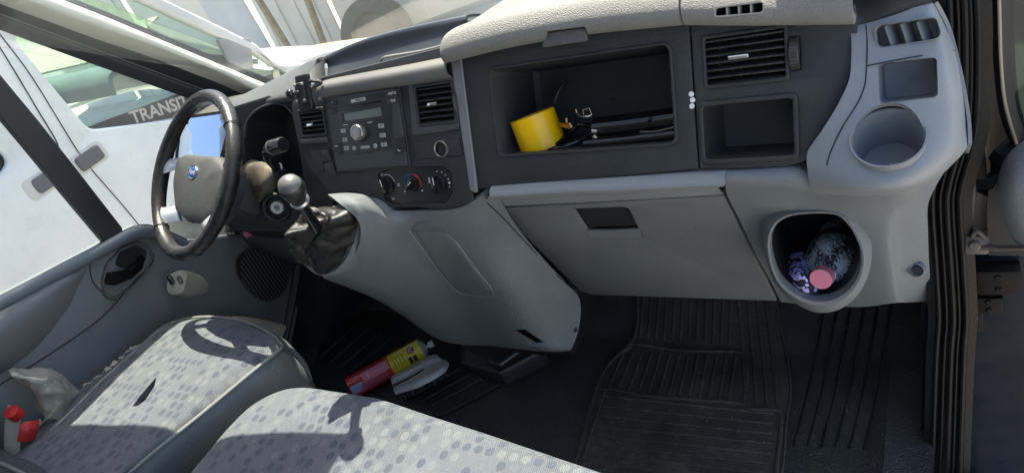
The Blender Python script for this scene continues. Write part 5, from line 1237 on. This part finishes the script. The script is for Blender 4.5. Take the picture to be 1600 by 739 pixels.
# phone holder on the left centre vent
ph = thing('phone_holder', 'black phone holder with ball joint clipped to the vent left of the radio', 'phone holder', FF @ Vector((-.15, .05, .03)))
HF = frame(FF @ Vector((*fp(FF, 476, 150), .035)), (1, .15, 0), (.25, -.9, .35))
def H2(*p): return fps(HF, p)
part('back_plate', plate([fillet(H2((460, 120), (480, 115), (484, 150), (489, 172), (470, 178), (464, 160)), .004)], HF, .010, .002, 0), BLACK, ph)
part('clamp', plate([fillet(H2((463, 131), (477, 128), (483, 160), (470, 165)), .003)], HF, .008, .002, .010), BLACK, ph)
part('clip_foot', plate([fillet(H2((466, 166), (487, 160), (489, 172), (470, 178)), .003)], HF, .014, .002, .002), BLACK2, ph)
bp2 = HF @ Vector((*H2((459, 146))[0], .012))
part('ball_joint', tube([HF @ Vector((*H2((472, 145))[0], .008)), bp2], [.006, .004], 12, sub=2), BLACK, ph)
bmk = bmesh.new(); bmesh.ops.create_uvsphere(bmk, u_segments=24, v_segments=14, radius=.0085); mk = bpy.data.meshes.new('b'); bmk.to_mesh(mk); bmk.free(); mk.transform(Matrix.Translation(bp2))
part('ball', mk, GLOSSB, ph)
b = B()
for q in ((465, 133), (476, 131), (468, 158), (480, 156)):
    b.add(disc(HF, *H2(q)[0], .0028, .009, .0125, .001, 14))
b.done('screw_head', mat('dull_steel'), ph)
part('arm', tube([HF @ Vector((*H2((484, 128))[0], .0)), HF @ Vector((*H2((492, 127))[0], .004)), HF @ Vector((*H2((502, 130))[0], .0)), FF @ Vector((*fp(FF, 505, 137), .03))], .0035, 8), BLACK, ph)
adopt(ph)
# spray can on the floor
def can():
    a = oZ(547, 607, .036); c = oZ(668, 541, .036); ax_ = (c-a).normalized(); Ln = (c-a).length*.93
    t = thing('spray_can', 'red and yellow spray can lying on the dark floor beside the white brush', 'spray can', a)
    r = .0325; G = frame(a, Vector((0, 0, 1)).cross(ax_), ax_)
    body = mat('can_red', (.50, .025, .035), .3, coat=.3); 
    part('can_body', lathe([(1e-4, .004), (r-.004, .001), (r-.001, .0), (r, .003), (r, Ln*.57)], G, 40), body, t)
    part('yellow_band', lathe([(r, Ln*.57), (r+.0001, Ln*.60), (r+.0001, Ln*.985)], G, 40), mat('can_yellow', (.62, .50, .02), .3, coat=.3), t)
    part('can_shoulder', lathe([(r, Ln*.985), (r-.001, Ln), (r-.006, Ln+.004), (.014, Ln+.012), (.012, Ln+.013), (1e-4, Ln+.013)], G, 40), mat('can_cream', (.55, .52, .42), .35, metal=.2), t)
    part('nozzle', lathe([(.0045, Ln+.012), (.0045, Ln+.020), (.009, Ln+.021), (.010, Ln+.034), (.007, Ln+.036), (1e-4, Ln+.036)], G, 20), mat('nozzle_white', (.6, .6, .58), .5), t)
    vdir = (CAM-(a+ax_*Ln*.5)); vdir = (vdir-ax_*vdir.dot(ax_)).normalized()
    def band(name, s0, s1, a0, a1, m_, e=.0004):
        q = ax_.cross(vdir); lp = []
        for k in range(9):
            an = a0+(a1-a0)*k/8; d_ = vdir*math.cos(an)+q*math.sin(an)
            lp.append([a+ax_*s0*Ln+d_*(r+e), a+ax_*s1*Ln+d_*(r+e)])
        part(name, patch([[l[0] for l in lp], [l[1] for l in lp]], 2, .0003), m_, t)
    band('label_panel', .20, .55, -.75, -.05, mat('label_pink', (.58, .2, .28), .4))
    band('label_text', .14, .50, .15, .9, mat('label_dark_pink', (.40, .08, .12), .4))
    band('bar_code_panel', .02, .17, -.1, .75, mat('label_blue', (.20, .30, .48), .4))
    band('label_stripe', .12, .57, .03, .09, mat('label_pale', (.62, .42, .42), .4), .0006)
    band('label_stripe', .27, .285, -.7, 0, mat('label_pale'), .0007)
    for s_ in (.62, .66, .70, .74): band('small_print', s_, s_+.012, -.55, .35, mat('print_olive', (.25, .2, .03), .5))
    band('brand_print', .80, .845, .1, .75, BLACK2); band('brand_print', .86, .905, .15, .75, BLACK2)
    d_ = (vdir*math.cos(-.42)+ax_.cross(vdir)*math.sin(-.42)).normalized()
    G2c = frame(a+ax_*Ln*.87+d_*(r-.0008), ax_, d_)
    part('round_emblem', disc(G2c, 0, 0, .0105, .0, .0016), mat('emblem_purple', (.28, .08, .14), .4), t)
    part('emblem_mark', arc(G2c, 0, 0, .0055, .002, .4, 5.2, .0016, .002), WHITE, t)
    adopt(t)
can()
# brush
def brush():
    a = oZ(612, 612, .052); c = oZ(698, 566, .052); ax_ = (c-a).normalized(); Ln = (c-a).length
    t = thing('scrubbing_brush', 'white plastic scrubbing brush with dark bristles leaning on the spray can', 'brush', oZ(655, 590, 0))
    up = Vector((-.35, .25, .9)); up = (up-ax_*up.dot(ax_)).normalized()
    G = frame(a, ax_, up)      # x along, y across
    PW = mat('brush_white', (.50, .53, .56), .35, var=.05)
    f0 = fp(G, 612, 610); 
    out = fps(G, ((615, 611), (609, 590), (640, 572), (664, 561), (684, 557), (699, 564), (694, 574), (678, 586), (650, 600)))
    o_ = fillet(out, [.004, .004, .03, .03, .02, .002, .02, .03, .03])
    part('brush_base', dome(o_, G, [(1, -.012), (1.0, -.002), (.97, .002), (.9, .004), (.02, .004)]), PW, t)
    hd = fillet(fps(G, ((610, 590), (640, 572), (666, 560), (686, 558), (690, 563), (672, 569), (644, 583), (613, 600)), .006), [.002, .02, .02, .006, .004, .02, .02, .002])
    part('handle', dome(hd, G, [(1, .000), (1, .012), (.95, .016), (.7, .0175), (.02, .0175)]), PW, t)
    part('handle_slot', tube([G @ Vector((*fp(G, u, v, .006), .006)) for u, v in ((615, 602), (640, 590), (662, 577))], .0022, 8), BLACK2, t)
    b = B(); random.seed(11)
    lo2 = fps(G, ((613, 612), (640, 604), (668, 592), (690, 578), (697, 567), (686, 566), (660, 575), (625, 596)))
    xs_ = [p[0] for p in lo2]; 
    for i in range(150):
        t1 = random.random(); t2 = random.random()
        e0 = Vector(fp(G, 616, 608)).lerp(Vector(fp(G, 694, 569)), t1); e1 = Vector(fp(G, 616, 594)).lerp(Vector(fp(G, 688, 562)), t1)
        q = e0.lerp(e1, t2); q0 = G @ Vector((q.x, q.y, -.010)); q1 = G @ Vector((q.x+random.uniform(-.004, .006), q.y-random.uniform(.002, .009), -.036-random.uniform(0, .005)))
        b.add(tube([q0, q1], [.0022, .0028], 5, sub=1))
    b.done('bristles', mat('bristle_grey', (.035, .038, .048), .7), t); adopt(t)
brush()
# bottles
def bottle(label, tip, back_dir, r, L_, capr, name='water_bottle', cap_u=None):
    t = thing(name, label, 'bottle', tip); ax_ = back_dir.normalized(); G = frame(tip, Vector((0, 0, 1)).cross(ax_), ax_)
    part('cap', lathe([(1e-4, 0), (capr-.001, 0), (capr, .001), (capr+.0005, .016), (1e-4, .016)], G, 36), mat('pink_cap', (.72, .22, .30), .4), t)
    n_ = capr*.85
    prof = [(n_, .012), (n_, .022), (n_+.003, .028), (r*.75, .045), (r*.95, .065), (r, .085), (r, .12), (r*.94, .128), (r, .136), (r*.94, .15), (r, .158), (r, L_-.02), (r*.85, L_), (1e-4, L_)]
    GLB = glassm('bottle_plastic', (.75, .86, .92), rough=.08, haze=.3)
    if 'wet_bottle' not in MATS:
        M_ = glassm('wet_bottle', (.78, .88, .93), rough=.05, haze=.0); N = M_.node_tree.nodes; L = M_.node_tree.links
        m2_ = [n for n in N if n.type == 'MIX_SHADER' and not n.inputs[0].is_linked][0]; dfn = [n for n in N if n.type == 'BSDF_DIFFUSE'][0]
        tcn = N.new('ShaderNodeTexCoord'); v1 = N.new('ShaderNodeTexNoise'); v1.inputs['Scale'].default_value = 330; v1.inputs['Detail'].default_value = 4; L.new(tcn.outputs['Object'], v1.inputs[0])
        v2 = N.new('ShaderNodeTexNoise'); v2.inputs['Scale'].default_value = 40; L.new(tcn.outputs['Object'], v2.inputs[0])
        ad_ = N.new('ShaderNodeMath'); ad_.operation = 'MULTIPLY'; L.new(v1.outputs[0], ad_.inputs[0]); L.new(v2.outputs[0], ad_.inputs[1])
        mr_ = N.new('ShaderNodeMapRange'); mr_.inputs[1].default_value = .30; mr_.inputs[2].default_value = .20; mr_.inputs[3].default_value = .03; mr_.inputs[4].default_value = .75
        L.new(ad_.outputs[0], mr_.inputs[0]); L.new(mr_.outputs[0], m2_.inputs[0]); dfn.inputs[0].default_value = (.64, .76, .84, 1)
    part('bottle_body', lathe(prof, G, 40), MATS['wet_bottle'], t)
    part('label_wrap', lathe([(r+.0006, .088), (r+.0006, .118), (r, .118), (r, .088), (r+.0006, .088)], G, 40), mat('label_wrap_red', (.10, .04, .05), .35), t)
    part('neck_ring', lathe([(capr*.9, .0175), (capr*1.12, .018), (capr*1.12, .0205), (capr*.9, .021)], G, 32), MATS['wet_bottle'], t)
    adopt(t)
btip = oY(1282, 437, -.005)
bottle('clear water bottle with pink cap lying in the round bin at the dash end', btip, Vector((.10, .92, -.30)), .042, .19, .0165)
btip2 = oX(383, 368, -.76)
bottle('small clear bottle with pink cap stuck under the dash by the driver door', btip2, Vector((.25, .9, -.12)), .026, .17, .0105)
# spotted cloth beside the bottle
cl = thing('spotted_cloth', 'dark cloth with lilac blotches crumpled beside the bottle in the round bin', 'cloth', oY(1245, 445, .05))
cg = []
for (u, v, y) in ((0, 0, 0),): pass
CL = [[oY(1214, 412, .09), oY(1230, 400, .08), oY(1252, 394, .09), (oY(1272, 400, .10))], [oY(1216, 428, .05), oY(1236, 416, .03), oY(1254, 412, .035), oY(1270, 422, .05)], [oY(1226, 443, .02), oY(1244, 434, -.002), oY(1260, 434, .0), oY(1276, 448, .015)], [oY(1240, 456, .015), oY(1256, 457, -.006), oY(1278, 461, -.004), oY(1306, 460, .02)]]
me = patch(CL, 10, .004)
for v_ in me.vertices: v_.co += Vector((1, -1, 1))*.004*noise.noise(v_.co*60)
spot = bpy.data.materials.new('lilac_spots'); spot.use_nodes = True; N = spot.node_tree.nodes; L = spot.node_tree.links
vr = N.new('ShaderNodeTexVoronoi'); vr.inputs['Scale'].default_value = 42; nn = N.new('ShaderNodeTexNoise'); nn.inputs['Scale'].default_value = 60; tc_ = N.new('ShaderNodeTexCoord')
mx_n = N.new('ShaderNodeMixRGB'); mx_n.inputs[0].default_value = .08; L.new(tc_.outputs['Object'], mx_n.inputs[1]); L.new(nn.outputs['Color'], mx_n.inputs[2]); L.new(tc_.outputs['Object'], nn.inputs[0]); L.new(mx_n.outputs[0], vr.inputs['Vector'])
rp_ = N.new('ShaderNodeValToRGB'); rp_.color_ramp.interpolation = 'CONSTANT'; rp_.color_ramp.elements[0].color = (.48, .45, .82, 1); rp_.color_ramp.elements[1].position = .48; rp_.color_ramp.elements[1].color = (.012, .008, .03, 1)
L.new(vr.outputs['Distance'], rp_.inputs[0]); L.new(rp_.outputs[0], N['Principled BSDF'].inputs['Base Color']); N['Principled BSDF'].inputs['Roughness'].default_value = .8
part('fabric', me, spot, cl); adopt(cl)
# plastic bag and red-capped bottle in the door pocket
bg_ = thing('plastic_bag', 'crumpled clear yellowish plastic bag sticking up beside the driver seat', 'plastic bag', oX(80, 620, -.80))
BG = [[oX(14, 578, -.80), oX(20, 590, -.79), oX(30, 600, -.80), oX(45, 612, -.80), oX(58, 640, -.79)],
      [oX(40, 576, -.82), oX(45, 590, -.78), oX(55, 604, -.77), oX(62, 622, -.77), oX(66, 650, -.77)],
      [oX(74, 574, -.82), oX(78, 588, -.78), oX(82, 604, -.76), oX(80, 625, -.76), oX(76, 655, -.76)],
      [oX(104, 592, -.82), oX(104, 600, -.80), oX(100, 612, -.77), oX(94, 632, -.76), oX(86, 655, -.76)],
      [oX(128, 610, -.82), oX(124, 616, -.80), oX(114, 626, -.78), oX(106, 640, -.77), oX(98, 655, -.77)]]
me = patch(BG, 10, .0008)
for v_ in me.vertices:
    v_.co += Vector((.009*noise.noise(v_.co*38), .004*noise.noise(v_.co*55), .004*noise.noise(v_.co*80)))
pbm = glassm('bag_film', (.97, .95, .86), refl=.09, haze=.2, rough=.22); part('film', me, pbm, bg_); adopt(bg_)
rb = thing('detergent_bottle', 'white bottle with red cap and red label in the door pocket', 'bottle', oX(30, 665, -.80))
part('bottle_body', loft([[p+Vector((0, 0, 0)) for p in cr([oX(u, v, x) for u, v, x in ((8, 655, -.80), (16, 648, -.78), (28, 655, -.77), (32, 690, -.77), (26, 720, -.78), (8, 720, -.81))], 4, True)], [p+Vector((-.03, .02, 0)) for p in cr([oX(u, v, x) for u, v, x in ((8, 655, -.80), (16, 648, -.78), (28, 655, -.77), (32, 690, -.77), (26, 720, -.78), (8, 720, -.81))], 4, True)]], cap0=True, cap1=True), mat('bottle_white', (.5, .5, .48), .4), rb)
cp = oX(28, 650, -.775); part('cap', lathe([(1e-4, .0), (.014, .0), (.015, .004), (.0145, .022), (1e-4, .024)], frame(cp, (1, 0, 0), (.3, -.2, 1)), 24), mat('red_cap', (.55, .02, .02), .35), rb)
part('red_label', patch([[oX(30, 662, -.765), oX(46, 658, -.76), oX(62, 656, -.765)], [oX(30, 672, -.76), oX(46, 672, -.752), oX(60, 668, -.76)], [oX(26, 690, -.765), oX(40, 690, -.758), oX(54, 688, -.765)]], 5, .01), mat('red_plastic', (.5, .03, .025), .4), rb)
adopt(rb)
b = B()
pk_ = link('x', mesh([(0, 0, 0)], []), None) if False else None
adopt(vb)
